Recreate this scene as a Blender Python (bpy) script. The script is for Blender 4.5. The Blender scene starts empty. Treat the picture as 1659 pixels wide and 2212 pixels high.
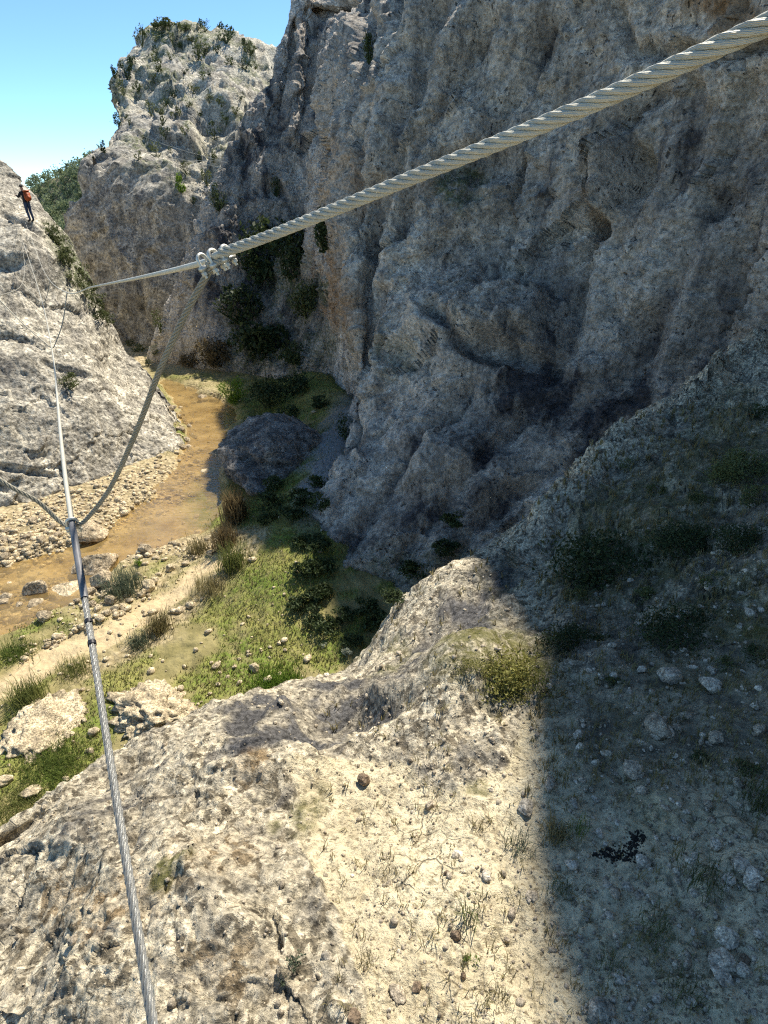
import bpy, bmesh, math, random
import numpy as np
from mathutils import Vector, Matrix

C = bpy.context.scene.collection
SC = bpy.context.scene
PI = math.pi
# ------------------------------------------------------------------ camera model
FPX, CX, CY = 1300.0, 829.5, 1106.0          # focal length and centre in units of a 1659x2212 picture
TH = math.radians(27.5)                      # the camera looks down by this angle
CT, ST = math.cos(TH), math.sin(TH)
FLOOR = -10.0                                # canyon floor below the camera


def P(px, py, d):
    X = (px - CX) / FPX; Y = (CY - py) / FPX
    return (X * d, (CT + Y * ST) * d, (Y * CT - ST) * d)


def onfloor(px, py, z=FLOOR):
    Y = (CY - py) / FPX
    return P(px, py, z / (Y * CT - ST))


def proj(p):
    p = np.asarray(p, float)
    d = p[..., 1] * CT - p[..., 2] * ST
    d = np.where(np.abs(d) < .05, .05, d)
    return CX + FPX * p[..., 0] / d, CY - FPX * (p[..., 1] * ST + p[..., 2] * CT) / d, d


# ------------------------------------------------------------------ noise
_G = np.array([[1,1,0],[-1,1,0],[1,-1,0],[-1,-1,0],[1,0,1],[-1,0,1],[1,0,-1],[-1,0,-1],[0,1,1],[0,-1,1],[0,1,-1],[0,-1,-1]], float)


def _h(ix, iy, iz, seed):
    M = np.uint64(0xffffffff)
    h = (ix.astype(np.int64) * 374761393 + iy.astype(np.int64) * 668265263 + iz.astype(np.int64) * 1442695041 + seed * 974634721).astype(np.uint64) & M
    h = ((h ^ (h >> np.uint64(13))) * np.uint64(1274126177)) & M
    h = ((h ^ (h >> np.uint64(15))) * np.uint64(2246822519)) & M
    return h ^ (h >> np.uint64(16))


def perlin(p, seed=0):
    i = np.floor(p).astype(np.int64); f = p - i
    u = f * f * f * (f * (f * 6 - 15) + 10)
    r = 0
    for dx in (0, 1):
        wx = u[..., 0] if dx else 1 - u[..., 0]
        for dy in (0, 1):
            wy = u[..., 1] if dy else 1 - u[..., 1]
            for dz in (0, 1):
                wz = u[..., 2] if dz else 1 - u[..., 2]
                g = _G[(_h(i[..., 0] + dx, i[..., 1] + dy, i[..., 2] + dz, seed) % np.uint64(12)).astype(np.int64)]
                r = r + wx * wy * wz * (g[..., 0] * (f[..., 0] - dx) + g[..., 1] * (f[..., 1] - dy) + g[..., 2] * (f[..., 2] - dz))
    return r


def fbm(p, oc=5, seed=0, gain=.5):
    r = 0; a = 1.0; f = 1.0
    for k in range(oc):
        r = r + a * perlin(p * f, seed + k * 7); a *= gain; f *= 2.03
    return r


def ridged(p, oc=5, seed=0, gain=.5):
    r = 0; a = 1.0; f = 1.0
    for k in range(oc):
        r = r + a * (1 - 2 * np.abs(perlin(p * f, seed + k * 7))); a *= gain; f *= 2.03
    return r


def worley(p, seed=0):
    i = np.floor(p).astype(np.int64)
    f1 = np.full(p.shape[:-1], 9.0); f2 = f1.copy(); cid = np.zeros(p.shape[:-1])
    for dx in (-1, 0, 1):
        for dy in (-1, 0, 1):
            for dz in (-1, 0, 1):
                jx, jy, jz = i[..., 0] + dx, i[..., 1] + dy, i[..., 2] + dz
                h = _h(jx, jy, jz, seed)
                ox = (h & np.uint64(1023)).astype(float) / 1023; oy = ((h >> np.uint64(10)) & np.uint64(1023)).astype(float) / 1023
                oz = ((h >> np.uint64(20)) & np.uint64(1023)).astype(float) / 1023
                d = np.sqrt((jx + ox - p[..., 0])**2 + (jy + oy - p[..., 1])**2 + (jz + oz - p[..., 2])**2)
                c = d < f1
                f2 = np.where(c, f1, np.minimum(f2, d)); f1 = np.where(c, d, f1); cid = np.where(c, oz, cid)
    return f1, f2, cid


def facets(p, seed=0, tilt=1.0):
    """broken rock: every cell is its own tilted plane"""
    i = np.floor(p).astype(np.int64)
    f1 = np.full(p.shape[:-1], 9.0); val = np.zeros(p.shape[:-1])
    for dx in (-1, 0, 1):
        for dy in (-1, 0, 1):
            for dz in (-1, 0, 1):
                j = [i[..., 0] + dx, i[..., 1] + dy, i[..., 2] + dz]
                h = _h(*j, seed); h2 = _h(*j, seed + 77)
                o = [((hh >> np.uint64(sh)) & np.uint64(1023)).astype(float) / 1023 for hh in (h, h2) for sh in (0, 10, 20)]
                e = [p[..., k] - j[k] - o[k] for k in range(3)]
                d = e[0]**2 + e[1]**2 + e[2]**2
                c = d < f1
                pl = ((o[3] - .5) * e[0] + (o[4] - .5) * e[1] + (o[5] - .5) * e[2]) * 2 * tilt + (o[0] + o[4] - 1) * .35
                f1 = np.where(c, d, f1); val = np.where(c, pl, val)
    return val


def sstep(a, b, x):
    t = np.clip((x - a) / (b - a), 0, 1)
    return t * t * (3 - 2 * t)


# ------------------------------------------------------------------ object helpers
def tag(o, label=None, cat=None, group=None, kind=None):
    if label: o['label'] = label
    if cat: o['category'] = cat
    if group: o['group'] = group
    if kind: o['kind'] = kind
    return o


def link(name, me, mat=None, parent=None, smooth=True):
    o = bpy.data.objects.new(name, me); C.objects.link(o)
    if mat: me.materials.append(mat)
    if parent: o.parent = parent
    if smooth and len(me.polygons): me.polygons.foreach_set('use_smooth', np.ones(len(me.polygons), bool))
    return o


def empty(name, loc=(0, 0, 0)):
    o = bpy.data.objects.new(name, None); C.objects.link(o); o.location = loc; o.empty_display_size = .1
    return o


def np_mesh(name, V, F, uv=None):
    """V (n,3), F (m,k) with k 3 or 4"""
    V = np.ascontiguousarray(V, np.float32).reshape(-1, 3); F = np.ascontiguousarray(F, np.int32)
    me = bpy.data.meshes.new(name); m, k = F.shape
    me.vertices.add(len(V)); me.vertices.foreach_set('co', V.ravel())
    me.loops.add(m * k); me.loops.foreach_set('vertex_index', F.ravel())
    me.polygons.add(m); me.polygons.foreach_set('loop_start', np.arange(0, m * k, k, dtype=np.int32))
    if uv is not None:
        l = me.uv_layers.new(name='uv'); l.data.foreach_set('uv', np.ascontiguousarray(uv[F.ravel()], np.float32).ravel())
    me.update(calc_edges=True); me.validate()
    return me


def grid_faces(nu, nv, flip=False):
    a = (np.arange(nu - 1)[:, None] * nv + np.arange(nv - 1)[None, :]).ravel()
    F = np.stack([a, a + 1, a + nv + 1, a + nv], 1)
    return F[:, ::-1] if flip else F


def set_mask(me, cols, name='mask'):
    a = me.color_attributes.new(name, 'FLOAT_COLOR', 'POINT')
    n = len(me.vertices); d = np.ones((n, 4), np.float32)
    for k, c in enumerate(cols): d[:, k] = np.asarray(c, np.float32).ravel()
    a.data.foreach_set('color', d.ravel())


def crspline(pts, per):
    """Catmull-Rom along axis 0; per = subdivisions of each segment"""
    pts = np.asarray(pts, float); n = len(pts)
    e = np.concatenate([[2 * pts[0] - pts[1]], pts, [2 * pts[-1] - pts[-2]]])
    out = []
    for i in range(n - 1):
        m = per[i] if not isinstance(per, int) else per
        t = np.arange(m) / m
        t = t.reshape((-1,) + (1,) * (pts.ndim - 1))
        p0, p1, p2, p3 = e[i], e[i + 1], e[i + 2], e[i + 3]
        out.append(.5 * ((2 * p1) + (p2 - p0) * t + (2 * p0 - 5 * p1 + 4 * p2 - p3) * t**2 + (3 * p1 - p0 - 3 * p2 + p3) * t**3))
    out.append(pts[-1:])
    return np.concatenate(out)


def patch(ctrl, pu, pv):
    g = crspline(np.asarray(ctrl, float), pu)
    g = crspline(np.swapaxes(g, 0, 1), pv)
    return np.swapaxes(g, 0, 1)


def normals(g, toward=(0, 0, 0)):
    du = np.gradient(g, axis=0); dv = np.gradient(g, axis=1)
    n = np.cross(du, dv); n /= np.maximum(np.linalg.norm(n, axis=-1, keepdims=True), 1e-9)
    return n


def blob(px, py, cx, cy, rx, ry, rot=0, soft=.5):
    c, s = math.cos(rot), math.sin(rot)
    a = ((px - cx) * c + (py - cy) * s) / rx; b = (-(px - cx) * s + (py - cy) * c) / ry
    return 1 - sstep(1 - soft, 1 + soft, np.sqrt(a * a + b * b))


def inpoly(x, y, poly):
    r = np.zeros(x.shape, bool); n = len(poly); j = n - 1
    for i in range(n):
        xi, yi = poly[i]; xj, yj = poly[j]
        c = ((yi > y) != (yj > y)) & (x < (xj - xi) * (y - yi) / (yj - yi + 1e-12) + xi)
        r ^= c; j = i
    return r


def polydist(x, y, poly, closed=True):
    d = np.full(x.shape, 1e9); n = len(poly)
    for i in range(n if closed else n - 1):
        ax, ay = poly[i]; bx, by = poly[(i + 1) % n]
        dx, dy = bx - ax, by - ay
        t = np.clip(((x - ax) * dx + (y - ay) * dy) / (dx * dx + dy * dy + 1e-12), 0, 1)
        d = np.minimum(d, np.hypot(x - ax - t * dx, y - ay - t * dy))
    return d


# ------------------------------------------------------------------ material helpers
class NT:
    def __init__(s, name):
        s.m = bpy.data.materials.new(name); s.m.use_nodes = True
        s.t = s.m.node_tree; s.t.nodes.clear()
        s.out = s.t.nodes.new('ShaderNodeOutputMaterial')
        s.tc = s.t.nodes.new('ShaderNodeTexCoord')
        s.pos = s.tc.outputs['Object']

    def put(s, sock, v):
        if v is None: return
        if hasattr(v, 'is_output'): s.t.links.new(v, sock)
        else:
            if sock.type == 'RGBA' and not hasattr(v, '__len__'): v = (v, v, v, 1)
            elif sock.type == 'RGBA' and len(v) == 3: v = (*v, 1)
            sock.default_value = v

    def n(s, typ, props=None, **kw):
        nd = s.t.nodes.new('ShaderNode' + typ)
        for k, v in (props or {}).items(): setattr(nd, k, v)
        for k, v in kw.items():
            key = int(k[1:]) if k[0] == '_' else k.replace('_', ' ')
            s.put(nd.inputs[key], v)
        return nd

    def mapv(s, scale, vec=None, rot=(0, 0, 0)):
        return s.n('Mapping', Vector=vec or s.pos, Scale=scale, Rotation=rot).outputs[0]

    def noise(s, scale, detail=6, rough=.6, vec=None, dist=0, col=False):
        nd = s.n('TexNoise', Vector=vec or s.pos, Scale=scale, Detail=detail, Roughness=rough, Distortion=dist)
        return nd.outputs['Color' if col else 0]

    def vor(s, scale, vec=None, feature='F1', out='Distance', rnd=1):
        nd = s.n('TexVoronoi', {'feature': feature}, Vector=vec or s.pos, Scale=scale, Randomness=rnd)
        return nd.outputs[out]

    def ramp(s, fac, stops, interp='LINEAR'):
        nd = s.n('ValToRGB', Fac=fac); cr = nd.color_ramp; cr.interpolation = interp
        while len(cr.elements) < len(stops): cr.elements.new(.5)
        for e, (p, c) in zip(cr.elements, stops):
            e.position = p
            e.color = (c, c, c, 1) if not hasattr(c, '__len__') else (*c, 1)
        return nd.outputs[0]

    def mix(s, fac, a, b, mode='MIX'):
        nd = s.n('Mix', {'data_type': 'RGBA', 'blend_type': mode})
        s.put(nd.inputs[0], fac); s.put(nd.inputs[6], a); s.put(nd.inputs[7], b)
        return nd.outputs[2]

    def math(s, op, a, b=None, clamp=False):
        nd = s.n('Math', {'operation': op, 'use_clamp': clamp}, _0=a)
        if b is not None: s.put(nd.inputs[1], b)
        return nd.outputs[0]

    def attr(s, name='mask'):
        nd = s.n('Attribute', {'attribute_name': name})
        sp = s.n('SeparateColor', Color=nd.outputs['Color'])
        return sp.outputs[0], sp.outputs[1], sp.outputs[2]

    def bump(s, h, dist, strength=1, norm=None):
        nd = s.n('Bump', Strength=strength, Distance=dist, Height=h)
        if norm is not None: s.put(nd.inputs['Normal'], norm)
        return nd.outputs[0]

    def principled(s, col, rough=.9, normal=None, spec=.2, metal=0):
        nd = s.n('BsdfPrincipled', Roughness=rough, Metallic=metal)
        s.put(nd.inputs['Base Color'], col); nd.inputs['Specular IOR Level'].default_value = spec
        if normal is not None: s.put(nd.inputs['Normal'], normal)
        return nd.outputs[0]

    def done(s, shader):
        s.t.links.new(shader, s.out.inputs[0]); return s.m


def rock_material(name, light, mid, dark, k=1.0, streak=.7, pits=.6, bump=.06, ochre_sunlit=(.34, .19, .08), green=(.07, .085, .03), fine=1.0, masks=True, grain=9.0, sdir=None, blotch=1.0):
    """k scales the pattern: 1 for metre-sized features"""
    q = NT(name)
    big = q.noise(.33 * k, 5, .6)
    med = q.noise(1.6 * k, 8, .68, dist=.4)
    fin = q.noise(grain * k, 6, .72)
    col = q.ramp(big, [(.34, mid), (.62, light)])
    col = q.mix(1, col, q.ramp(med, [(.34, 1 - .66 * blotch), (.5, 1 - .08 * blotch), (.62, 1 + .3 * blotch)]), 'MULTIPLY')
    if sdir:
        eu = Vector(sdir).rotation_difference(Vector((0, 0, 1))).to_euler()
        sv = q.mapv((1.6 * k, 1.6 * k, .13 * k), q.mapv((1, 1, 1), rot=tuple(eu)))
    else: sv = q.mapv((1.0 * k, 1.0 * k, .13 * k))
    st = q.noise(.9, 7, .65, vec=sv, dist=.6)
    sm = q.ramp(st, [(.5, 0), (.63, 1)])
    if masks:
        r, g, b = q.attr()
        sm = q.math('ADD', q.math('MULTIPLY', sm, streak), q.math('MULTIPLY', r, q.ramp(med, [(.32, .35), (.6, 1)])), True)
    else:
        sm = q.math('MULTIPLY', sm, streak)
    col = q.mix(sm, col, q.mix(med, dark, tuple(c * 2.0 for c in dark)))
    if masks:
        col = q.mix(q.math('MULTIPLY', g, q.ramp(med, [(.3, .3), (.6, 1)])), col, ochre_sunlit)
        col = q.mix(q.math('MULTIPLY', b, q.ramp(q.noise(5 * k, 6, .7), [(.4, 0), (.55, 1)])), col, q.mix(fin, green, tuple(c * 1.9 for c in green)))
    col = q.mix(fine, col, q.ramp(fin, [(.36, .3), (.5, .98), (.62, 1.5)]), 'MULTIPLY')
    gv = q.vor(grain * 1.1, out='Color'); gs_ = q.n('SeparateColor', Color=gv).outputs[0]
    col = q.mix(.42 * fine, col, q.ramp(gs_, [(0, .55), (.6, 1.0), (1, 1.5)]), 'MULTIPLY')
    vo = q.vor(4.2 * k, vec=q.n('Vector' + 'Math', {'operation': 'ADD'}, _0=q.pos, _1=q.noise(2.0 * k, 3, .6, col=True)).outputs[0])
    pm = q.math('MULTIPLY', q.ramp(vo, [(.1, 1), (.24, 0)]), q.ramp(q.noise(.8 * k, 4, .6), [(.45, 0), (.58, pits)]))
    col = q.mix(pm, col, tuple(c * .6 for c in dark))
    h = q.math('ADD', q.math('MULTIPLY', med, 1.6), q.math('MULTIPLY', fin, .8))
    h = q.math('SUBTRACT', h, q.math('MULTIPLY', pm, .8))
    nm = q.bump(h, bump * 1.6, 1)
    return q.done(q.principled(col, .92, nm, .15))


def leaf_material(name, a, b, trans=.25, scale=6):
    q = NT(name)
    oi = q.n('ObjectInfo').outputs['Random']
    f = q.math('ADD', q.math('MULTIPLY', q.noise(scale, 3, .6), .8), q.math('MULTIPLY', oi, .2))
    col = q.ramp(f, [(.3, a), (.72, b)])
    p = q.principled(col, .65, None, .25)
    t = q.n('BsdfTranslucent', Color=col).outputs[0]
    m = q.n('MixShader', Fac=trans, _1=p, _2=t)
    return q.done(m.outputs[0])


def plain(name, col, rough=.7, metal=0, spec=.3, var=.25, scale=20, bump=0):
    q = NT(name)
    f = q.noise(scale, 4, .6)
    c = q.mix(1, col, q.ramp(f, [(.3, 1 - var), (.7, 1 + var)]), 'MULTIPLY')
    return q.done(q.principled(c, rough, q.bump(f, bump) if bump else None, spec, metal))


M = {}
M['cliff'] = rock_material('cliff_rock', (.74, .66, .555), (.59, .535, .46), (.055, .053, .056), 1.0, .5, .8, .09, grain=8, fine=.7, blotch=.6)
M['crag'] = rock_material('crag_rock', (.48, .44, .365), (.36, .34, .30), (.08, .08, .085), .7, .5, .7, .08, ochre_sunlit=(.56, .52, .42), grain=8, fine=.8)  # the warm mask colour here is cream, painted sunlight for the upper facets
M['slab'] = rock_material('slab_rock', (.60, .545, .435), (.45, .415, .345), (.13, .12, .105), 1.0,   .6, .6, .05, sdir=(.5, -.25, -.8))
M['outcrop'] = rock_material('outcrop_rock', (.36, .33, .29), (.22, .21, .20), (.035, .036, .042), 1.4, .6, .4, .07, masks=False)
M['boulder'] = rock_material('boulder_rock', (.58, .47, .32), (.46, .37, .25), (.16, .13, .10), 2.2, .3, .5, .04, masks=False)
M['stone'] = rock_material('stone_rock', (.55, .47, .35), (.44, .37, .28), (.17, .155, .13), 14, .25, .3, .006, masks=False)

# ------------------------------------------------------------------ 1 the cliff on the right bank
def col(*rows): return [tuple(map(float, r)) for r in rows]


K = []  # unseen rim and near columns shaped so their shadow edge crosses ledge and floor
K.append(col((12, -9, -12), (12, -9, -10), (12, -9, -7.5), (12, -9, -5), (12, -9, -2), (12, -9, 2), (12, -9, 6), (11.5, -9, 11), (15, -9, 13), (40, -9, 14)))
K.append(col((9.5, 0, -12), (9.5, 0, -10), (9.5, 0, -7.5), (9.5, 0, -5), (9.5, 0, -2), (9, 0, 2), (8.5, 0, 6), (7, 1, 11), (11, 1, 13), (40, 1, 14)))
K.append(col((8, 6, -12), (8, 6, -10), (8.5, 6.5, -7.5), (9, 7, -5), (9, 7, -2), (8.6, 7.5, 2), (8, 8, 6), (4.98, 8.8, 11), (10, 9, 12), (40, 9, 13)))
K.append(col((5, 8.5, -12), (5.5, 9.5, -10), (6.5, 11, -7.5), (7.6, 12, -5), (8.3, 12.8, -2.2), (8.1, 13.4, 2), (7.7, 13.8, 6), (5.48, 12.3, 11), (11, 14, 12), (40, 15, 13)))
K.append(col((2.6, 10.3, -12), (3, 11, -10), (4.5, 13, -7.5), (6, 15, -5), (6.8, 16.5, -2), (7.2, 17.5, 2), (7.0, 18.3, 6), (5.5, 19, 11), (11, 21, 12), (40, 24, 13)))
K.append(col((.2, 11.6, -12), (.5, 12.5, -10), (2, 14.8, -7.5), (3.6, 17.3, -5), (4.6, 19.3, -2), (5.2, 20.5, 2), (5.6, 21.5, 6), (5.7, 24.5, 11), (10, 28, 12), (38, 35, 13)))
K.append(col((-1.6, 12.4, -12), (-1.2, 13.2, -10), (0, 15.8, -7.7), (1.2, 18.5, -5.5), (2, 21, -2), (2.6, 22.3, 2), (3, 24, 6), (4.2, 28, 11), (8, 32, 11.5), (34, 42, 12)))
K.append(col((-2.9, 13.6, -12), P(640, 1290, 17.0), (-1.7, 17.0, -8.4), (-.5, 20.3, -5.8), (-.2, 22.6, -2), (0, 23.9, 2), (.5, 26.6, 6), (2.6, 31.5, 10.6), (6, 36, 11), (30, 48, 12)))
K.append(col((-2.4, 16, -12), P(700, 1140, 19.6), P(768, 985, 20.8), P(775, 760, 21.8), P(735, 560, 21.8), P(730, 330, 24.4), P(735, 100, 28), (1.4, 37, 9.6), (4, 39, 10.8), (26, 52, 12)))
K.append(col((-1.6, 28, -12), P(752, 905, 31), P(748, 860, 31), P(748, 740, 30), P(712, 560, 29), P(724, 330, 34), P(731, 105, 37), (2, 47, 9.6), (3, 43, 10.6), (22, 56, 12)))
K.append(col((-3.4, 33, -12), P(690, 838, 34.5), P(690, 800, 35), P(690, 700, 35.5), P(668, 560, 37.5), P(668, 330, 39.5), P(675, 108, 41), P(690, -20, 43), (1, 49, 10.6), (18, 60, 11.5)))
K.append(col((-6.4, 36, -12), P(600, 818, 37.2), P(600, 770, 38), P(600, 680, 39), P(600, 550, 39.5), P(615, 350, 39.8), P(645, 130, 40.3), P(662, 10, 41.5), (0, 52, 11), (16, 62, 11.5)))
K.append(col((-9.7, 37.5, -12), P(500, 806, 38.6), P(500, 760, 38.6), P(500, 680, 39), P(512, 550, 39.2), P(552, 390, 40), P(622, 180, 40.8), P(650, 20, 41.8), (-2, 53.5, 11.4), (14, 64, 11.5)))
K.append(col((-12.6, 39.5, -12), P(420, 796, 40), P(424, 750, 39.5), P(432, 670, 39.2), P(456, 540, 38.8), P(512, 390, 39.8), P(602, 175, 40.3), P(643, 20, 41), (-3, 54.5, 11.8), (12, 66, 11.5)))
K.append(col((-16.4, 42.5, -12), P(325, 790, 42), P(340, 735, 41.6), P(365, 660, 41.2), P(415, 520, 40.4), P(470, 385, 40.6), P(585, 155, 41), P(640, 15, 41.6), P(650, -40, 43), (10, 68, 11.5)))
K.append([(a + 3.5, b + 6, c) for a, b, c in K[-1]])
K.append([(a + 7, b + 10, c) for a, b, c in K[-1]])
K = np.array(K)
PU = [8, 12, 22, 40, 50, 50, 46, 44, 46, 40, 46, 46, 44, 44, 10, 6]
PV = [10, 60, 60, 74, 80, 78, 60, 22, 8]
g = patch(K, PU, PV)
n = normals(g)
cam = -g
sgn = np.sign(np.median((n * cam).sum(-1)[60:200, 150:400])); n = n * sgn
fx, fy, fd = proj(g)


def cliff_disp(p, k=1.0, seed=3):
    w = p + .9 * np.stack([fbm(p * .35, 3, seed + 40), fbm(p * .35, 3, seed + 50), fbm(p * .35, 3, seed + 60)], -1)
    fl = ridged(w * np.array([.42, .42, .10]), 4, seed)              # upright flutes
    big = fbm(p * .22, 3, seed + 5)
    med = ridged(w * .75, 5, seed + 9, .55)
    bu = np.abs(fbm(p * 1.7, 4, seed + 12, .55))                      # rounded knobs
    f1, f2, cid = worley(w * np.array([.75, .75, .6]), seed)
    fa = cid * sstep(.03, .25, f2 - f1)
    return k * (.5 * big + .26 * fl + .06 * med + .10 * bu + .10 * fa + .06 * fbm(p * 6, 3, seed + 30, .6))


D = cliff_disp(g)
# a few named features of the face: hollow scoops and a rounded horn
hollow = .9 * blob(fx, fy, 800, 110, 26, 70) + .8 * blob(fx, fy, 880, 780, 34, 26) + 1.3 * blob(fx, fy, 1300, 490, 22, 26) \
    + .8 * blob(fx, fy, 1090, 780, 90, 22, .1) + .7 * blob(fx, fy, 1370, 380, 40, 70) + .7 * blob(fx, fy, 590, 410, 20, 20) + .6 * blob(fx, fy, 1040, 360, 80, 40)
horn = 1.0 * blob(fx, fy, 1325, 390, 30, 80, .2, .7) + .9 * blob(fx, fy, 1060, 690, 110, 70, 0, .8) + .7 * blob(fx, fy, 650, 20, 20, 45, 0, .7) \
    + .6 * blob(fx, fy, 930, 980, 60, 60, .4, .8) + .7 * blob(fx, fy, 1040, 1010, 60, 60, .5, .8)
D = D - hollow + horn
wxx, wyy = fx + 16 * fbm(g * .6, 3, 61), fy + 16 * fbm(g * .6, 3, 62)
creases = [([(805, 0), (792, 120), (772, 260), (742, 370)], 15, .7), ([(872, 0), (850, 150), (806, 330), (772, 470)], 13, .55), ([(955, 30), (905, 200), (838, 420), (806, 600), (800, 760), (760, 860)], 16, .8),
           ([(690, 40), (676, 200), (716, 330)], 13, .6), ([(1065, 50), (970, 200), (900, 340), (870, 520)], 16, .6), ([(842, 640), (800, 800), (772, 900), (770, 1000)], 13, .6),
           ([(1010, 850), (880, 1000), (770, 1130), (690, 1240)], 18, .8), ([(1140, 900), (970, 1080), (860, 1210)], 16, .6), ([(1290, 960), (1110, 1060), (960, 1230)], 16, .55), ([(1180, 60), (1110, 230), (1020, 420)], 18, .5),
           ([(1420, 200), (1300, 330), (1290, 480), (1240, 640), (1200, 800)], 18, .7), ([(1560, 420), (1440, 640), (1330, 820)], 20, .5), ([(960, 700), (1010, 770), (1090, 790), (1130, 740)], 12, .7), ([(560, 130), (600, 260), (590, 380), (640, 470)], 12, .5), ([(520, 300), (540, 420), (480, 560), (440, 700)], 12, .5),
           ([(1480, 120), (1590, 130), (1660, 100)], 14, .6), ([(1330, 0), (1370, 110), (1500, 130)], 14, .5)]
crz = np.zeros(fx.shape); crm_ = np.zeros(fx.shape)
for pl, w_, a_ in creases:
    dd = polydist(wxx, wyy, pl, False); ok_ = (fd > 8)
    crz += a_ * (np.exp(-(dd / w_) ** 2) - .45 * np.exp(-((dd - 2.6 * w_) / (1.5 * w_)) ** 2)) * ok_; crm_ = np.maximum(crm_, np.exp(-(dd / (w_ * .8)) ** 2) * ok_)
D = D - .55 * crz
ca, sa = math.cos(.45), math.sin(.45)
rot = np.array([[ca, 0, sa], [0, 1, 0], [-sa, 0, ca]])
pw = (g + .35 * np.stack([fbm(g * .8, 3, 71), fbm(g * .8, 3, 72), fbm(g * .8, 3, 73)], -1)) @ rot
D = D + .42 * facets(pw * np.array([.42, .42, .17]), 5, 1.1) + .17 * facets(pw * np.array([1.1, 1.1, .55]), 6, 1.1) + .06 * facets(pw * np.array([3.0, 3.0, 1.8]), 7, 1.0)
apron = np.clip(1 - np.abs(g[..., 2] + 7.5) / 3.5, 0, 1)
D *= (1 - .45 * apron)
D = D - .25
edge = np.ones(D.shape); edge[:, :12] = np.linspace(.2, 1, 12)[None]; edge[:, 390:] = .45; edge[430:] *= .8; edge[8:130, 370:] = .12
g2 = g + n * (D * edge)[..., None]
# colour masks (black lichen streaks, painted shade, ochre fresh rock, moss)
wob = fbm(g * .5, 4, 77) * 60; wob2 = fbm(g * .5, 4, 78) * 60
mx, my = fx + wob, fy + wob2
darkm = .95 * blob(mx, my, 1050, 400, 170, 90, -.3) + .9 * blob(mx, my, 1470, 300, 140, 110, .4) + .7 * blob(mx, my, 1000, 620, 80, 140) \
    + .75 * blob(mx, my, 1180, 660, 70, 130) + .6 * blob(mx, my, 560, 250, 90, 150, .5) + .8 * blob(mx, my, 800, 120, 40, 100) + .7 * blob(mx, my, 700, 150, 60, 140, .1) \
    + .55 * blob(mx, my, 1200, 930, 330, 170, -.3) + .55 * blob(mx, my, 900, 1150, 260, 130, -.4) + .6 * blob(mx, my, 1560, 560, 120, 200) + 1.3 * blob(mx, my, 575, 640, 150, 180) + .55 * blob(mx, my, 530, 400, 90, 190, .35) + .5 * blob(mx, my, 1450, 760, 260, 160, -.4) \
    + .8 * blob(mx, my, 1240, 880, 200, 70, .2) + .5 * blob(mx, my, 1180, 120, 80, 120)
darkm = np.clip(.75 * darkm + .45 * crm_, 0, 1) * (.55 + .6 * sstep(-.25, .35, fbm(g * np.array([1.1, 1.1, .3]), 5, 91)))  # shade painted into the recess; spur face and creases darkened too
och = .9 * blob(mx, my, 1580, 25, 90, 45) + .7 * blob(mx, my, 735, 650, 40, 90) + .7 * blob(mx, my, 650, 20, 18, 45) + .35 * blob(mx, my, 740, 420, 40, 130) + .25 * blob(mx, my, 1330, 430, 100, 80)
gre = .8 * blob(mx, my, 1010, 400, 60, 60) + .7 * blob(mx, my, 640, 620, 60, 60) + .7 * blob(mx, my, 600, 760, 130, 60) + .4 * blob(mx, my, 870, 770, 60, 60) + .5 * blob(mx, my, 900, 1230, 160, 60)
me = np_mesh('canyon_cliff', g2, grid_faces(*g2.shape[:2], flip=sgn < 0))
set_mask(me, [darkm, och, gre])
cliff = tag(link('canyon_cliff', me, M['cliff']), 'tall grey fluted rock cliff in shade on the right bank of the stream', 'cliff', kind='structure')

# ------------------------------------------------------------------ 2 the far crag
rowsY = [790, 700, 600, 500, 410, 330, 255, 185, 120, 60]
leftX = [235, 215, 185, 152, 182, 212, 238, 246, 262, 312]
topY = {0: 66, 1: 44, 2: 62, 3: 80, 4: 100, 5: 122, 6: 170}
dep = [48.5, 47.6, 46.8, 46.2, 46, 46.8, 50, 54.5, 59.5, 64]
G = []
rightX = [760, 760, 760, 760, 760, 760, 740, 720, 710, 700]
fr = [0, .17, .33, .5, .66, .8, 1]
for c in range(7):
    colr = []
    for r in range(10):
        t = fr[c]
        px = leftX[r] * (1 - t) + rightX[r] * t
        py = rowsY[r]
        if r >= 5: py = 330 + (py - 330) * (330 - topY[c]) / (330 - 60)
        d = dep[r] - 2.5 * math.sin(PI * min(1, t * 1.3)) + 3 * max(0, t - .3)
        colr.append(P(px, py, d))
    b = np.array(colr[-1])
    colr.append(tuple(b + np.array([1, 10, -2]))); colr.append(tuple(b + np.array([2, 30, -14])))
    G.append(colr)
back = [[(a + 5, b + 14, c2 - .5) for a, b, c2 in G[0]], [(a + 1, b + 5, c2) for a, b, c2 in G[0]]]
for bk in back:
    for r in (-1, -2): pass
G = np.array(back + G)
g = patch(G, [10, 16, 34, 34, 34, 32, 30, 24], [22, 26, 26, 26, 26, 26, 26, 24, 22, 10, 6])
n = normals(g); sgn = np.sign(np.median((n * -g).sum(-1)[40:150, 60:150])); n = n * sgn
fx, fy, fd = proj(g)
w = g + 2.0 * np.stack([fbm(g * .12, 3, 140), fbm(g * .12, 3, 150), fbm(g * .12, 3, 160)], -1)
f1, f2, cid = worley(w * np.array([.22, .22, .28]), 12)
lower = sstep(280, 420, fy - .35 * (fx - 250))
blocky = cid * sstep(.02, .3, f2 - f1)
f1b, f2b, cidb = worley(w * .6, 14)
fl = ridged(w * np.array([.22, .22, .045]), 4, 31)
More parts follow.
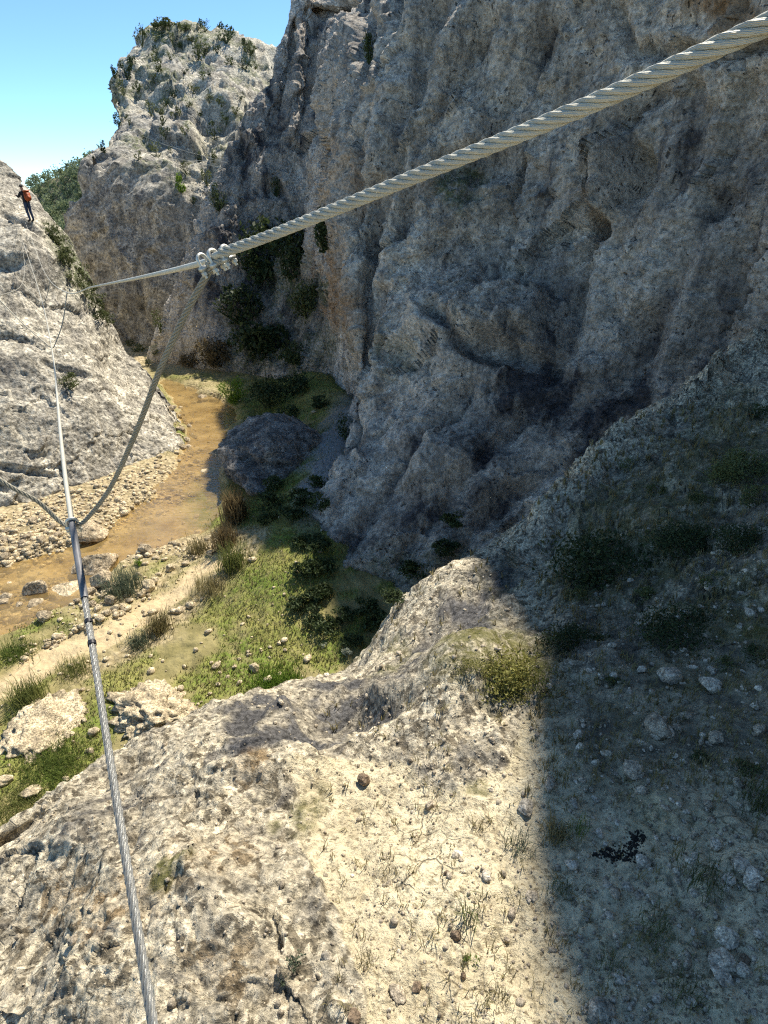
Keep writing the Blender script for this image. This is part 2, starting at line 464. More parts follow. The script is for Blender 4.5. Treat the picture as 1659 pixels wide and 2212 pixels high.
D = 1.2 * fbm(g * .09, 3, 33) + lower * (.75 * fl + .1 * ridged(w * .5, 4, 35)) + (1 - lower) * (.5 * blocky + 1.0 * facets(w * np.array([.13, .13, .16]), 15, 1.0) + .26 * facets(w * np.array([.5, .5, .65]), 16, 1.0)) + .3 * facets(w * np.array([.4, .4, .14]), 17, 1.0) \
    + .14 * fbm(g * 1.1, 4, 37, .55)
D += 1.2 * blob(fx, fy, 500, 190, 60, 50) - 1.2 * blob(fx, fy, 460, 250, 40, 30, .3) - 1.4 * blob(fx, fy, 420, 300, 60, 25, -.4)
e = np.ones(D.shape); e[:14] = .4
g2 = g + n * ((D - .8) * e)[..., None]
dm = np.clip(.4 * lower * sstep(0, .5, fbm(g * np.array([.5, .5, .12]), 4, 52)), 0, 1)
gm = np.clip((1 - lower) * sstep(.0, .35, fbm(g * .35, 4, 53)) * .75 + .5 * blob(fx, fy, 400, 60, 120, 30), 0, 1)
me = np_mesh('rock_crag', g2, grid_faces(*g2.shape[:2], flip=sgn < 0))
set_mask(me, [dm, np.clip((1 - lower) * (.15 + .8 * sstep(-.2, .25, fbm(g * .3, 5, 57))), 0, 1), gm])  # second mask paints sunlit brightness onto the upper crag
tag(link('rock_crag', me, M['crag']), 'far pale rock crag with shrubs on top standing against the sky', 'crag', kind='structure')

# ------------------------------------------------------------------ 3 the slab on the left bank
base = [(-900, 1420), (-500, 1255), (-250, 1180), (0, 1112), (130, 1078), (230, 1046), (310, 1016), (362, 990), (388, 962), (392, 930)]
sil = [(-900, -250), (-500, -60), (-250, 120), (0, 330), (122, 470), (182, 566), (240, 700), (312, 790), (362, 870), (384, 918)]
sd = [27, 28.5, 29.5, 30.5, 31, 31.5, 32, 32, 31, 30]
S = []
for (bx, by), (sx, sy), d1 in zip(base, sil, sd):
    b = np.array(onfloor(bx, by)); d0 = proj(b)[2]
    cc = [tuple(b + np.array([.6, -.8, -1.5])), tuple(b)]
    for t in (.25, .5, .75, .93, 1):
        dd = 1 / ((1 - t) / d0 + t / d1)
        bulge = 1.2 * math.sin(PI * t) ** .8 * min(1, (by - sy) / 500)
        cc.append(P(bx + (sx - bx) * t, by + (sy - by) * t, dd - bulge))
    q = np.array(cc[-1]); o = np.array([q[0], q[1], 0]); o /= np.linalg.norm(o); o = o + np.array([-.45, 0, 0])
    cc += [tuple(q + o * 2.2 + np.array([0, 0, -.9])), tuple(q + o * 4.5 + np.array([0, 0, -5])), tuple(q + o * 6 + np.array([0, 0, min(-9, -12 - q[2])]))]
    S.append(cc)
q = np.array(S[-1][3])
g = patch(np.array(S), [10, 24, 46, 56, 50, 44, 40, 30, 16], [12, 60, 60, 60, 46, 20, 30, 16, 8])
n = normals(g); sgn = np.sign(np.median((n * -g).sum(-1)[60:250, 60:200])); n = n * sgn
fx, fy, fd = proj(g)
w = g + .7 * np.stack([fbm(g * .5, 3, 240), fbm(g * .5, 3, 250), fbm(g * .5, 3, 260)], -1)
# layering dips down to the right as the beds do
lay = ridged(w @ np.array([[.5, .1, .5], [.1, .3, .1], [-.9, .2, 1.6]]).T * .55, 4, 211)
D = .5 * fbm(g * .2, 3, 201) + .05 * lay + .07 * np.abs(fbm(g * .9, 4, 205, .5)) + .025 * ridged(w * 1.9, 4, 207, .6) + .16 * facets(w @ np.array([[.55, 0, .2], [0, .3, 0], [-.5, 0, .7]]), 21, 1.0) + .05 * facets(w * 1.6, 22, 1.0) + .03 * fbm(g * 6, 3, 209)
D -= .5 * blob(fx, fy, 40, 492, 42, 9, .75) + .2 * blob(fx, fy, 15, 720, 60, 7, .2) + .25 * blob(fx, fy, 150, 800, 50, 8, .3) + .2 * blob(fx, fy, 20, 1010, 90, 8, .15) + .25 * blob(fx, fy, 10, 585, 40, 10)
D += .5 * blob(fx, fy, 40, 560, 60, 60, .6, .8)
e = np.ones(D.shape); e[:, :10] = .3
g2 = g + n * ((D - .2) * e)[..., None]
gm = .9 * blob(fx + wob[:1, :1] * 0, fy, 160, 560, 90, 45, .95)
dm = np.clip(.5 * sstep(.05, .4, fbm(g * np.array([.8, .8, 1.6]), 4, 271)), 0, .6)
om = np.zeros(dm.shape)
me = np_mesh('rock_slab', g2, grid_faces(*g2.shape[:2], flip=sgn < 0))
set_mask(me, [dm, om, gm])
tag(link('rock_slab', me, M['slab']), 'sunlit pale rock slab sloping down to the stream on the left bank', 'rock slab', kind='structure')

# ------------------------------------------------------------------ 4 canyon floor, stream, path
def fl2(pts, z=FLOOR): return [onfloor(x, y, z)[:2] for x, y in pts]


water_px = [(-500, 1290), (0, 1212), (90, 1190), (170, 1168), (240, 1122), (310, 1070), (372, 1005), (400, 940), (378, 880), (340, 826), (352, 812), (430, 838), (520, 880), (505, 935), (490, 985),
            (486, 1010), (486, 1060), (480, 1120), (430, 1158), (330, 1190), (262, 1215), (230, 1245), (150, 1310), (60, 1345), (0, 1372), (-500, 1500)]
path_px = [(485, 1225), (440, 1250), (380, 1290), (300, 1345), (240, 1375), (120, 1425), (0, 1490), (-300, 1620)]
az = np.radians(np.linspace(-62, 32, 520)); rr = np.geomspace(6.5, 95, 520)
A, R = np.meshgrid(az, rr, indexing='ij')
gx, gy = R * np.sin(A), R * np.cos(A)
q3 = np.stack([gx, gy, np.zeros_like(gx)], -1)
wx = gx + .35 * fbm(q3 * .8, 4, 301); wy = gy + .35 * fbm(q3 * .8, 4, 302)
wp = fl2(water_px)
dw = polydist(wx, wy, wp); ins = inpoly(wx, wy, wp)
sd_ = np.where(ins, dw, -dw)
wet = sstep(-.25, .55, sd_)
pp = fl2(path_px)
dp = polydist(wx, wy, pp, False)
pathm = 1 - sstep(.28, .62, dp)
z = FLOOR + .10 * fbm(q3 * .6, 4, 303) + .05 * fbm(q3 * 2.2, 3, 304) + .03 * fbm(q3 * 7, 3, 305)
z = z + .14 - .42 * wet - .06 * pathm
fpx, fpy, _ = proj(np.stack([gx, gy, np.full_like(gx, FLOOR)], -1))
# bank rising towards the shaded cliff and towards the ledge foot
foot = [(5.5, 9.5), (3, 11), (.5, 12.5), (-1.2, 13.2), (-2.5, 14), (-2.0, 19), (-1.6, 27), (-4, 33)]
df = polydist(gx, gy, foot, False)
rise = 1.3 * np.exp(-(df / 2.2)**2) * sstep(10, 17, gy) * (1 - wet)
z = z + rise
gravel = np.clip(blob(fpx, fpy, 150, 1120, 420, 75, -.35, .35) + .9 * blob(fpx, fpy, 370, 1190, 130, 18, -.2) + .8 * blob(fpx, fpy, 80, 1290, 220, 40, -.25) + .5 * blob(fpx, fpy, 430, 850, 60, 25), 0, 1)
gravel = np.clip(gravel + .9 * (1 - sstep(780, 830, fpy)) + .8 * (1 - sstep(.1, .7, np.abs(dp - .95))) * sstep(120, 200, fpx), 0, 1)
scree = blob(fpx + 30 * fbm(q3, 3, 311), fpy, 720, 1060, 50, 150, .35)
gr = np.clip(sstep(-.25, .25, fbm(q3 * .9, 4, 312) + .35 * blob(fpx, fpy, 600, 1440, 130, 70) + .5 * blob(fpx, fpy, 90, 1640, 160, 90) + .25 * blob(fpx, fpy, 600, 1120, 150, 200) - .12), 0, 1)
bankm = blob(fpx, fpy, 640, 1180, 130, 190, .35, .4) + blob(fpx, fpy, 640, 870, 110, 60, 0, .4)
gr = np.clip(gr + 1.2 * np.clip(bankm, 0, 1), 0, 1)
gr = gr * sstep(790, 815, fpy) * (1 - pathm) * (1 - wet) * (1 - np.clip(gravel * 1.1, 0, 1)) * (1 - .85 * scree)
algae = blob(fpx + 14 * fbm(q3 * 1.5, 3, 313), fpy, 445, 1085, 45, 60, .2, .6)
z = z + .05 * gravel * np.abs(fbm(q3 * 5, 3, 315)) + .12 * scree
me = np_mesh('canyon_floor', np.stack([gx, gy, z], -1), grid_faces(520, 520, True))
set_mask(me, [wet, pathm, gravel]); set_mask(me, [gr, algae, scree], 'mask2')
q = NT('canyon_floor_earth')
r, gg, b = q.attr(); r2, g2_, b2 = q.attr('mask2')
fin = q.noise(9, 6, .7); med = q.noise(1.7, 6, .65); peb = q.vor(6.5)
earth = q.ramp(med, [(.35, (.20, .175, .075)), (.65, (.34, .29, .14))])
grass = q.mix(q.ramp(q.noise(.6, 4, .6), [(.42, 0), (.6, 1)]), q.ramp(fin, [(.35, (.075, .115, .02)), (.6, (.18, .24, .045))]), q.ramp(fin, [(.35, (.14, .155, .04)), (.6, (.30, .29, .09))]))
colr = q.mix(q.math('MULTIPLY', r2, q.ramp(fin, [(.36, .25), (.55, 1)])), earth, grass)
pebc = q.vor(6.5, out='Color')
gcol = q.mix(.6, (.45, .37, .25), q.ramp(q.n('SeparateColor', Color=pebc).outputs[0], [(0, (.44, .35, .21)), (1, (.78, .64, .41))]))
gcol = q.mix(q.ramp(peb, [(.34, 0), (.66, .7)]), gcol, (.21, .16, .09))
colr = q.mix(q.math('MULTIPLY', b, q.ramp(med, [(.3, .6), (.6, 1)])), colr, gcol)
colr = q.mix(gg, colr, q.ramp(fin, [(.3, (.44, .34, .2)), (.7, (.62, .5, .31))]))
colr = q.mix(b2, colr, q.ramp(fin, [(.35, (.16, .16, .16)), (.65, (.34, .34, .33))]))
bed = q.mix(q.math('MULTIPLY', q.ramp(peb, [(.25, 0), (.6, 1)]), .6), (.44, .33, .16), (.25, .175, .075))
bed = q.mix(q.ramp(q.noise(1.1, 5, .6), [(.5, 0), (.62, .75)]), bed, (.19, .125, .045))
bed = q.mix(q.ramp(q.noise(.7, 4, .6), [(.4, 0), (.65, .6)]), bed, (.55, .44, .26))
bed = q.mix(q.math('MULTIPLY', g2_, q.ramp(q.noise(2.5, 5, .7), [(.36, .25), (.55, .95)])), bed, (.14, .17, .02))
colr = q.mix(q.ramp(r, [(.3, 0), (.6, 1)]), colr, bed)
h = q.math('ADD', q.math('MULTIPLY', fin, .7), q.math('MULTIPLY', q.math('SUBTRACT', 1, peb), b))
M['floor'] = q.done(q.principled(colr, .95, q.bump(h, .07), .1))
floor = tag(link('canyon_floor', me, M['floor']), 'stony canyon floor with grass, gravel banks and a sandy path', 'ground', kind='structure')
gp = np_mesh('ground', [(-3000, -3000, -11.6), (3000, -3000, -11.6), (3000, 4000, -11.6), (-3000, 4000, -11.6)], np.array([[0, 1, 2, 3]]))
tag(link('ground', gp, plain('ground_earth', (.2, .18, .1), .95, scale=.3), smooth=False), 'dry ground stretching away beyond the canyon', 'ground', kind='structure')
# water sheet
wg = np.array([onfloor(x, y, -10.06)[:2] for x, y in water_px]); cxy = wg.mean(0)
bm = bmesh.new()
big = [bm.verts.new((float(a + (a - cxy[0]) * .06), float(b_ + (b_ - cxy[1]) * .06), -10.075)) for a, b_ in wg]
bm.faces.new(big); bmesh.ops.triangulate(bm, faces=bm.faces[:])
[f.normal_flip() for f in bm.faces if f.normal.z < 0]
me = bpy.data.meshes.new('stream_water'); bm.to_mesh(me); bm.free()
q = NT('stream_water')
rip = q.noise(4.5, 3, .55, vec=q.mapv((1, 1.8, 1)))
nm = q.bump(rip, .035, .7)
fr_ = q.n('Fresnel', IOR=1.33, Normal=nm).outputs[0]
gl = q.n('BsdfGlossy', Color=(1, 1, 1, 1), Roughness=.06, Normal=nm).outputs[0]
tr = q.n('MixShader', Fac=q.ramp(q.noise(.8, 4, .6), [(.35, .12), (.65, .5)]), _1=q.n('BsdfTransparent', Color=(.95, .88, .70, 1)).outputs[0], _2=q.n('BsdfDiffuse', Color=q.mix(q.noise(.5, 4, .6), (.40, .26, .085, 1), (.56, .41, .18, 1))).outputs[0]).outputs[0]
fr_ = q.math('ADD', q.math('MULTIPLY', fr_, 1.3), .06, True)
M['water'] = q.done(q.n('MixShader', Fac=fr_, _1=tr, _2=gl).outputs[0])
tag(link('stream_water', me, M['water']), 'shallow amber stream winding between gravel banks', 'stream', kind='structure')

# ------------------------------------------------------------------ 5 the near ledge
LC = [(-900, 2150, 3.3, 2.9, None), (-500, 2010, 3.3, 2.6, None), (-150, 1880, 3.4, 2.45, None), (0, 1800, 3.6, 2.35, None), (150, 1700, 3.9, 2.28, (1790, 3.25)), (300, 1612, 4.3, 2.2, (1690, 3.4)), (450, 1540, 4.9, 2.15, (1600, 3.6)),
      (600, 1500, 5.4, 2.12, (1580, 3.65)), (750, 1452, 6.0, 2.1, (1590, 3.7)), (850, 1348, 6.4, 2.1, (1535, 3.9)), (1000, 1236, 7.0, 2.1, (1430, 4.3)), (1150, 1134, 7.6, 2.08, (1335, 4.9)),
      (1330, 992, 8.6, 2.05, (1150, 6.0)), (1500, 852, 9.5, 2.03, (980, 7.2)), (1659, 742, 10.3, 2.0, (860, 8.0)), (1900, 600, 10.6, 1.95, None), (2300, 440, 11, 1.9, None), (3000, 300, 11.5, 1.8, None)]
L = []
for px, ys, ds, db, rd in LC:
    B = np.array(P(px, 2212, db))
    if rd is None: yr = ys + .14 * (2212 - ys); dr = 1 / (.14 / db + .86 / ds)
    else: yr, dr = rd
    cc = [(B[0] * 1.5, -5, B[2] - .1), (B[0] * 1.1, -1.2, B[2] + .05), (B[0] * 1.02, .2, B[2] + .04), tuple(B)]
    for t in (.3, .6, .82):
        dd = 1 / ((1 - t) / db + t / dr); cc.append(P(px, 2212 + (yr - 2212) * t, dd))
    cc.append(P(px, yr, dr))
    cc.append(P(px, .5 * (yr + ys), 1 / (.5 / dr + .5 / ds) + .1))
    Sx = np.array(P(px, ys, ds)); cc.append(tuple(Sx))
    o = np.array([Sx[0] - .35, Sx[1], 0]); o /= np.linalg.norm(o)
    cc += [tuple(Sx + o * .55 + np.array([0, 0, -.9])), tuple(Sx + o * .9 + np.array([0, 0, -3.4])), tuple(Sx + o * 1.0 + np.array([0, 0, -8.8]))]
    L.append(cc)
g = patch(np.array(L), [8, 16, 26, 30, 34, 34, 34, 34, 28, 32, 34, 38, 36, 34, 26, 14, 8], [6, 8, 16, 80, 80, 56, 44, 40, 44, 22, 22, 12])
n = normals(g); sgn = np.sign(np.median(n[100:300, 60:250, 2])); n = n * sgn
fx, fy, fd = proj(g)
infr = (g[..., 1] > .6)
w = g + .25 * np.stack([fbm(g * 1.2, 3, 440), fbm(g * 1.2, 3, 450), fbm(g * 1.2, 3, 460)], -1)
wbx = fx + 70 * fbm(g * 1.6, 4, 471); wby = fy + 70 * fbm(g * 1.6, 4, 472)
dirt = inpoly(wbx, wby, [(640, 1640), (800, 1640), (960, 1660), (1100, 1600), (1200, 1480), (1330, 1440), (1500, 1350), (1700, 1250), (2600, 1400), (2600, 2600), (700, 2700), (760, 2300), (800, 2050), (740, 1850)]).astype(float)
dirt = np.where(infr, dirt, 1.0)
for _ in range(10):
    dp_ = np.pad(dirt, 1, mode='edge'); dirt = (dp_[1:-1, 1:-1] * 2 + dp_[:-2, 1:-1] + dp_[2:, 1:-1] + dp_[1:-1, :-2] + dp_[1:-1, 2:]) / 6
rk = 1 - dirt
f1, f2, cid = worley(w * 2.6, 44)
f1c, f2c, cidc = worley(w * np.array([7., 7., 7.]), 45)
crack = 1 - sstep(0, .09, f2 - f1)
D = .08 * fbm(g * .8, 3, 401) * (1 + rk) + rk * (.03 * ridged(w * 1.5, 5, 403, .5) + .015 * cid * sstep(.02, .2, f2 - f1) + .018 * cidc * sstep(.02, .25, f2c - f1c) + .03 * np.abs(fbm(g * 4, 4, 405, .55)) + .03 * facets(w * np.array([1.7, 1.7, 2.2]), 46, 1.0) + .012 * facets(w * np.array([5.5, 5.5, 7.]), 47, 1.0)) \
    + dirt * (.03 * fbm(g * 3, 4, 407, .6) + .012 * cidc - .012 * crack * sstep(-.1, .3, fbm(g * 1.1, 3, 408))) + .012 * fbm(g * 16, 3, 409, .6)
far = sstep(4.5, 7.5, fd)
D += far * (.05 * ridged(w * .8, 4, 411, .5) + .03 * cid) * (1 + 1.5 * sstep(1150, 1300, fx))
D += .16 * blob(fx, fy, 1010, 1480, 90, 60, -.6, .7) - .18 * blob(fx, fy, 740, 1545, 120, 26, -.2, .8) + .1 * blob(fx, fy, 560, 1640, 120, 40, 0, .8)
rimy = np.interp(fx, [c[0] for c in LC], [c[1] for c in LC])
rib = np.exp(-((fy - rimy - 34) / 30) ** 2) * sstep(1000, 1250, fx) * infr
D += rib * (.22 + .30 * facets(w * np.array([1.3, 1.3, 1.6]), 48, 1.1) + .10 * facets(w * 4.2, 49, 1.0)) + .07 * sstep(1100, 1300, fx) * sstep(1500, 1200, fy) * infr * facets(w * 2.2, 50, 1.0)
e = np.ones(D.shape); e[:, -20:] *= .6
g2 = g + n * ((D - .05) * e)[..., None]
# masks: R dark lichen, G ochre soil, B moss
lich = np.clip(sstep(.05, .35, fbm(w * 4.5, 4, 481) - .08) * rk * .6 + 1.1 * np.exp(-(polydist(fx + .35 * (wbx - fx), fy + .35 * (wby - fy), [(540, 1582), (680, 1545), (800, 1500), (900, 1440), (1000, 1345), (1090, 1255)], False) / 46) ** 4) + .35 * blob(wbx, wby, 250, 1750, 200, 60, -.4), 0, 1)
moss = np.clip(.9 * blob(wbx, wby, 345, 1900, 50, 24, -.6) + .8 * blob(wbx, wby, 690, 1720, 40, 40) + .8 * blob(wbx, wby, 620, 1760, 20, 16) + .8 * blob(wbx, wby, 1020, 1650, 30, 16) + .9 * blob(wbx, wby, 1090, 1430, 110, 90, -.3)
               + .6 * blob(wbx, wby, 840, 1420, 40, 12, -.3) + .6 * blob(wbx, wby, 1350, 1170, 230, 110, -.25) + .55 * blob(wbx, wby, 1570, 960, 110, 90, -.6) + .6 * blob(wbx, wby, 1560, 1330, 130, 60)
               + .35 * sstep(.1, .4, fbm(g * 2, 4, 483)) * dirt * sstep(1250, 1400, fx), 0, 1)
soil = np.clip(.4 * blob(wbx, wby, 470, 1850, 130, 70, -.3) + .5 * blob(wbx, wby, 200, 1950, 130, 60) + .6 * blob(wbx, wby, 560, 1645, 50, 28) + .3 * blob(wbx, wby, 520, 2120, 120, 60), 0, 1) * rk
lich = np.clip(lich + 0, 0, 1)
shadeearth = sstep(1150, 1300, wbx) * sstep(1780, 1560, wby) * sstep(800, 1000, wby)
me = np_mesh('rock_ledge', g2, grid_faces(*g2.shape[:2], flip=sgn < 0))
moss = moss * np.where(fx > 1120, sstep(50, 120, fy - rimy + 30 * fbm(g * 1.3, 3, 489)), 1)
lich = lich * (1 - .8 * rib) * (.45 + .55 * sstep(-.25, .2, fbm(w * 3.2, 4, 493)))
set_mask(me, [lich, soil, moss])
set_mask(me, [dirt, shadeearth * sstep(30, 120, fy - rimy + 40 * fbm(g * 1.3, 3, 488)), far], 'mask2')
q = NT('ledge_rock')
r, gg, b = q.attr(); dm_, se, fr2 = q.attr('mask2')
med = q.noise(3.5, 8, .7, dist=.5); fin = q.noise(26, 6, .72); vf = q.noise(90, 4, .7); spot = q.noise(11, 5, .62, dist=.6)
rock = q.ramp(med, [(.34, (.38, .34, .265)), (.5, (.57, .50, .37)), (.6, (.74, .645, .47))])
rock = q.mix(q.ramp(spot, [(.54, 0), (.562, .8)]), rock, q.mix(fin, (.10, .085, .06), (.21, .17, .115)))
rock = q.mix(r, rock, q.mix(med, (.03, .03, .034), (.22, .21, .20)))
rock = q.mix(q.math('MULTIPLY', gg, q.ramp(spot, [(.4, .2), (.6, .9)])), rock, (.34, .22, .10))
rock = q.mix(1, rock, q.ramp(fin, [(.36, .34), (.5, .99), (.62, 1.45)]), 'MULTIPLY')
rock = q.mix(.6, rock, q.ramp(q.n('SeparateColor', Color=q.vor(38, out='Color')).outputs[0], [(0, .55), (.6, 1), (1, 1.4)]), 'MULTIPLY')
di = q.ramp(med, [(.34, (.60, .51, .34)), (.6, (.78, .68, .47))])
di = q.mix(1, di, q.ramp(fin, [(.36, .5), (.47, 1), (.64, 1.2)]), 'MULTIPLY')
di = q.mix(q.ramp(q.noise(34, 3, .6), [(.60, 0), (.65, .8)]), di, (.20, .15, .09))
cr = q.n('TexVoronoi', {'feature': 'DISTANCE_TO_EDGE'}, Vector=q.n('VectorMath', {'operation': 'ADD'}, _0=q.pos, _1=q.mix(.93, q.noise(5, 4, .6, col=True), (.5, .5, .5))).outputs[0], Scale=6.5).outputs[0]
crm = q.math('MULTIPLY', q.ramp(cr, [(.0, 1), (.035, 0)]), q.ramp(q.noise(1.6, 3, .6), [(.52, 0), (.66, .7)]))
di = q.mix(crm, di, (.16, .12, .07))
di = q.mix(q.ramp(q.noise(14, 5, .7), [(.57, 0), (.66, .75)]), di, (.22, .18, .11))
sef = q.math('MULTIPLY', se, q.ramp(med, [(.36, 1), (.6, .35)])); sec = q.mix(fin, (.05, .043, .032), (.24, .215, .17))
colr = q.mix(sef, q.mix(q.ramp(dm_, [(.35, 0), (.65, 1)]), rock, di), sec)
mo = q.mix(fin, (.05, .055, .012), (.20, .19, .05))
colr = q.mix(q.math('MULTIPLY', b, q.ramp(q.noise(9, 6, .72), [(.36, .1), (.54, .95)])), colr, mo)
h = q.math('ADD', q.math('ADD', q.math('MULTIPLY', med, 1.4), q.math('MULTIPLY', fin, .9)), q.math('MULTIPLY', vf, .35))
h = q.math('SUBTRACT', h, q.math('MULTIPLY', crm, .5))
M['ledge'] = q.done(q.principled(colr, .95, q.bump(h, .034), .12))
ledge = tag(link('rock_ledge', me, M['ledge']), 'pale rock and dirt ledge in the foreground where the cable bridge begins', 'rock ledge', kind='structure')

# ------------------------------------------------------------------ 6 far hill
hc = []
for px, top, d in [(-300, 470, 260), (-100, 450, 240), (60, 412, 215), (120, 390, 200), (180, 366, 185), (230, 350, 170), (300, 340, 160)]:
    cc = [P(px + 10, 640, d * .62), P(px + 6, 520, d * .75), P(px + 3, 450, d * .88), P(px, top, d)]
    b_ = np.array(cc[-1]); cc.append(tuple(b_ + np.array([0, 40, -6]))); cc.append(tuple(b_ + np.array([0, 120, -25]))); hc.append(cc)
g = patch(np.array(hc), 12, [16, 16, 16, 6, 4]); g[..., 2] += 1.5 * fbm(g * .06, 4, 501)
hill_g = g
me = np_mesh('far_hill', g, grid_faces(*g.shape[:2], True))
tag(link('far_hill', me, rock_material('hill_earth', (.30, .26, .16), (.17, .17, .08), (.06, .08, .03), .12, .5, 0, .3, masks=False)), 'wooded far hill closing the valley on the left', 'hill', kind='structure')

# ------------------------------------------------------------------ ray helper
bpy.context.view_layer.update()
DG = bpy.context.evaluated_depsgraph_get()


def hit(px, py):
    v = Vector(P(px, py, 1)); v.normalize(); o = Vector((0, 0, 0))
    for _ in range(4):
        ok, loc, nor, idx, ob, mtx = SC.ray_cast(DG, o, v)
        if not ok: return None
        if ob.name == 'stream_water': o = loc + v * .01; continue
        if nor.dot(v) > 0: nor = -nor
        return loc, nor, ob.name
    return None


def hitw(px, py):
    h = hit(px, py)
    return h if h else (Vector(onfloor(px, py)), Vector((0, 0, 1)), 'none')


def down(x, y, top=30):
    o = Vector((x, y, top))
    for _ in range(4):
        ok, loc, nor, idx, ob, mtx = SC.ray_cast(DG, o, Vector((0, 0, -1)))
        if not ok: return None
        if ob.name == 'stream_water': o = loc - Vector((0, 0, .01)); continue
        return loc, nor, ob.name
#--PART2--
# ------------------------------------------------------------------ 7 rocks
RNG = np.random.default_rng(5)
_ico = {}


def ico(sub):
    if sub not in _ico:
        bm = bmesh.new(); bmesh.ops.create_icosphere(bm, subdivisions=sub, radius=1)
        bm.verts.ensure_lookup_table()
        _ico[sub] = (np.array([v.co[:] for v in bm.verts]), np.array([[v.index for v in f.verts] for f in bm.faces])); bm.free()
    return _ico[sub]


def rock_shape(seed, sub=4, cuts=9, sc=(1, .8, .6), rough=.05):
    r = np.random.default_rng(seed); V, F = ico(sub); v = V.copy()
    v = v * (1 + .25 * fbm(V * 1.1 + seed * 3.7, 3, seed))[:, None]
    for k in range(cuts):
        nn = r.normal(size=3); nn /= np.linalg.norm(nn); off = r.uniform(.55, .9)
        v = v - nn * np.maximum(0, v @ nn - off)[:, None] * .93
    v = v + V * (rough * fbm(V * 4 + seed, 4, seed + 3, .6))[:, None]
    return v * np.array(sc), F


def upright(nor, k=.5):
    u = Vector((0, 0, 1)).lerp(nor, k); u.normalize(); return u


def rock_at(px, py, wpx, label, name='rock', cat='rock', hk=.6, seed=None, mat='stone', sub=4, group=None, rough=.05, turn=None, sink=.25, deep=.8, cuts=9):
    h = hitw(px, py); loc, nor, _ = h
    d = proj(np.array(loc))[2]; w = wpx * d / FPX / 2
    seed = seed if seed is not None else int(px * 7 + py)
    v, F = rock_shape(seed, sub, cuts, (1, deep, hk), rough)
    o = link(name, np_mesh(name, v * w, F), M[mat])
    o.location = loc + Vector((0, 0, 1)) * (w * hk * (1 - 2 * sink))
    q_ = upright(nor, .6).to_track_quat('Z', 'Y'); o.rotation_mode = 'QUATERNION'
    from mathutils import Quaternion
    o.rotation_quaternion = q_ @ Quaternion((0, 0, 1), (turn if turn is not None else random.Random(seed).uniform(-.5, .5)))
    tag(o, label, cat, group); return o


M['pale'] = rock_material('pale_stone', (.66, .58, .46), (.55, .48, .38), (.26, .23, .19), 11, .15, .25, .006, masks=False)
M['darkstone'] = rock_material('brown_stone', (.30, .22, .15), (.22, .16, .11), (.09, .07, .05), 14, .2, .3, .006, masks=False)
M['white_rock'] = rock_material('white_rock', (.76, .63, .42), (.62, .505, .335), (.24, .20, .15), 3.0, .25, .4, .03, masks=False)

# canyon-floor boulders
rock_at(205, 1238, 112, 'largest boulder, tan and flat-topped, standing in the stream near the hanging cable', 'boulder', 'boulder', .62, 11, 'boulder', 5, turn=.1)
rock_at(84, 1284, 66, 'rounded pale boulder with a shaded front at the stream edge left of the largest boulder', 'boulder', 'boulder', .75, 23, 'boulder', 5)
rock_at(197, 1160, 78, 'tan boulder at the far water edge right behind the cable junction', 'boulder', 'boulder', .55, 31, 'boulder', 5)
rock_at(453, 1023, 52, 'flat pale slab of rock lying low in the stream by the shaded bank', 'boulder', 'boulder', .2, 41, 'white_rock', 4, sink=.1)
rock_at(474, 988, 48, 'grey angular rock poking out of the stream beside the dark outcrop', 'boulder', 'boulder', .45, 43, 'boulder', 4)
rock_at(150, 1285, 88, 'long low cream boulder in front of the largest boulder', 'boulder', 'boulder', .35, 47, 'white_rock', 4)
rock_at(222, 1262, 56, 'upright cream block wedged between the largest boulder and the grass', 'boulder', 'boulder', .7, 53, 'boulder', 4)
rock_at(322, 1270, 34, 'biggest white block of the stone row along the path', 'boulder', 'boulder', .8, 59, 'white_rock', 4)
rock_at(318, 1190, 40, 'cream block on the near gravel bank across from the shaded cliff', 'boulder', 'boulder', .6, 61, 'boulder', 4)
rock_at(549, 1446, 27, 'lone pale stone on the brightest green grass', 'rock', 'rock', .7, 67, 'white_rock', 4)
rock_at(105, 1585, 205, 'broad cream rock hump above the bright green grass patch', 'boulder', 'boulder', .26, 1007, 'white_rock', 5, rough=.3, cuts=3, sink=.66)
rock_at(345, 1525, 205, 'jagged low rock outcrop in the grass just beyond the ledge', 'boulder', 'boulder', .3, 73, 'white_rock', 5, rough=.3, cuts=3, sink=.62)
rock_at(66, 1712, 48, 'small white rock in the grass below the broad rock hump', 'rock', 'rock', .4, 79, 'white_rock', 4)
rock_at(258, 1528, 30, 'small white rock between the foot cable and the jagged low outcrop', 'rock', 'rock', .5, 83, 'white_rock', 4)
rock_at(468, 1440, 22, 'pale cluster rock left of the lone pale stone', 'rock', 'rock', .6, 87, 'white_rock', 3)
rock_at(8, 1690, 40, 'cream rock cut by the left picture edge above the foreground ledge', 'rock', 'rock', .6, 89, 'white_rock', 4)
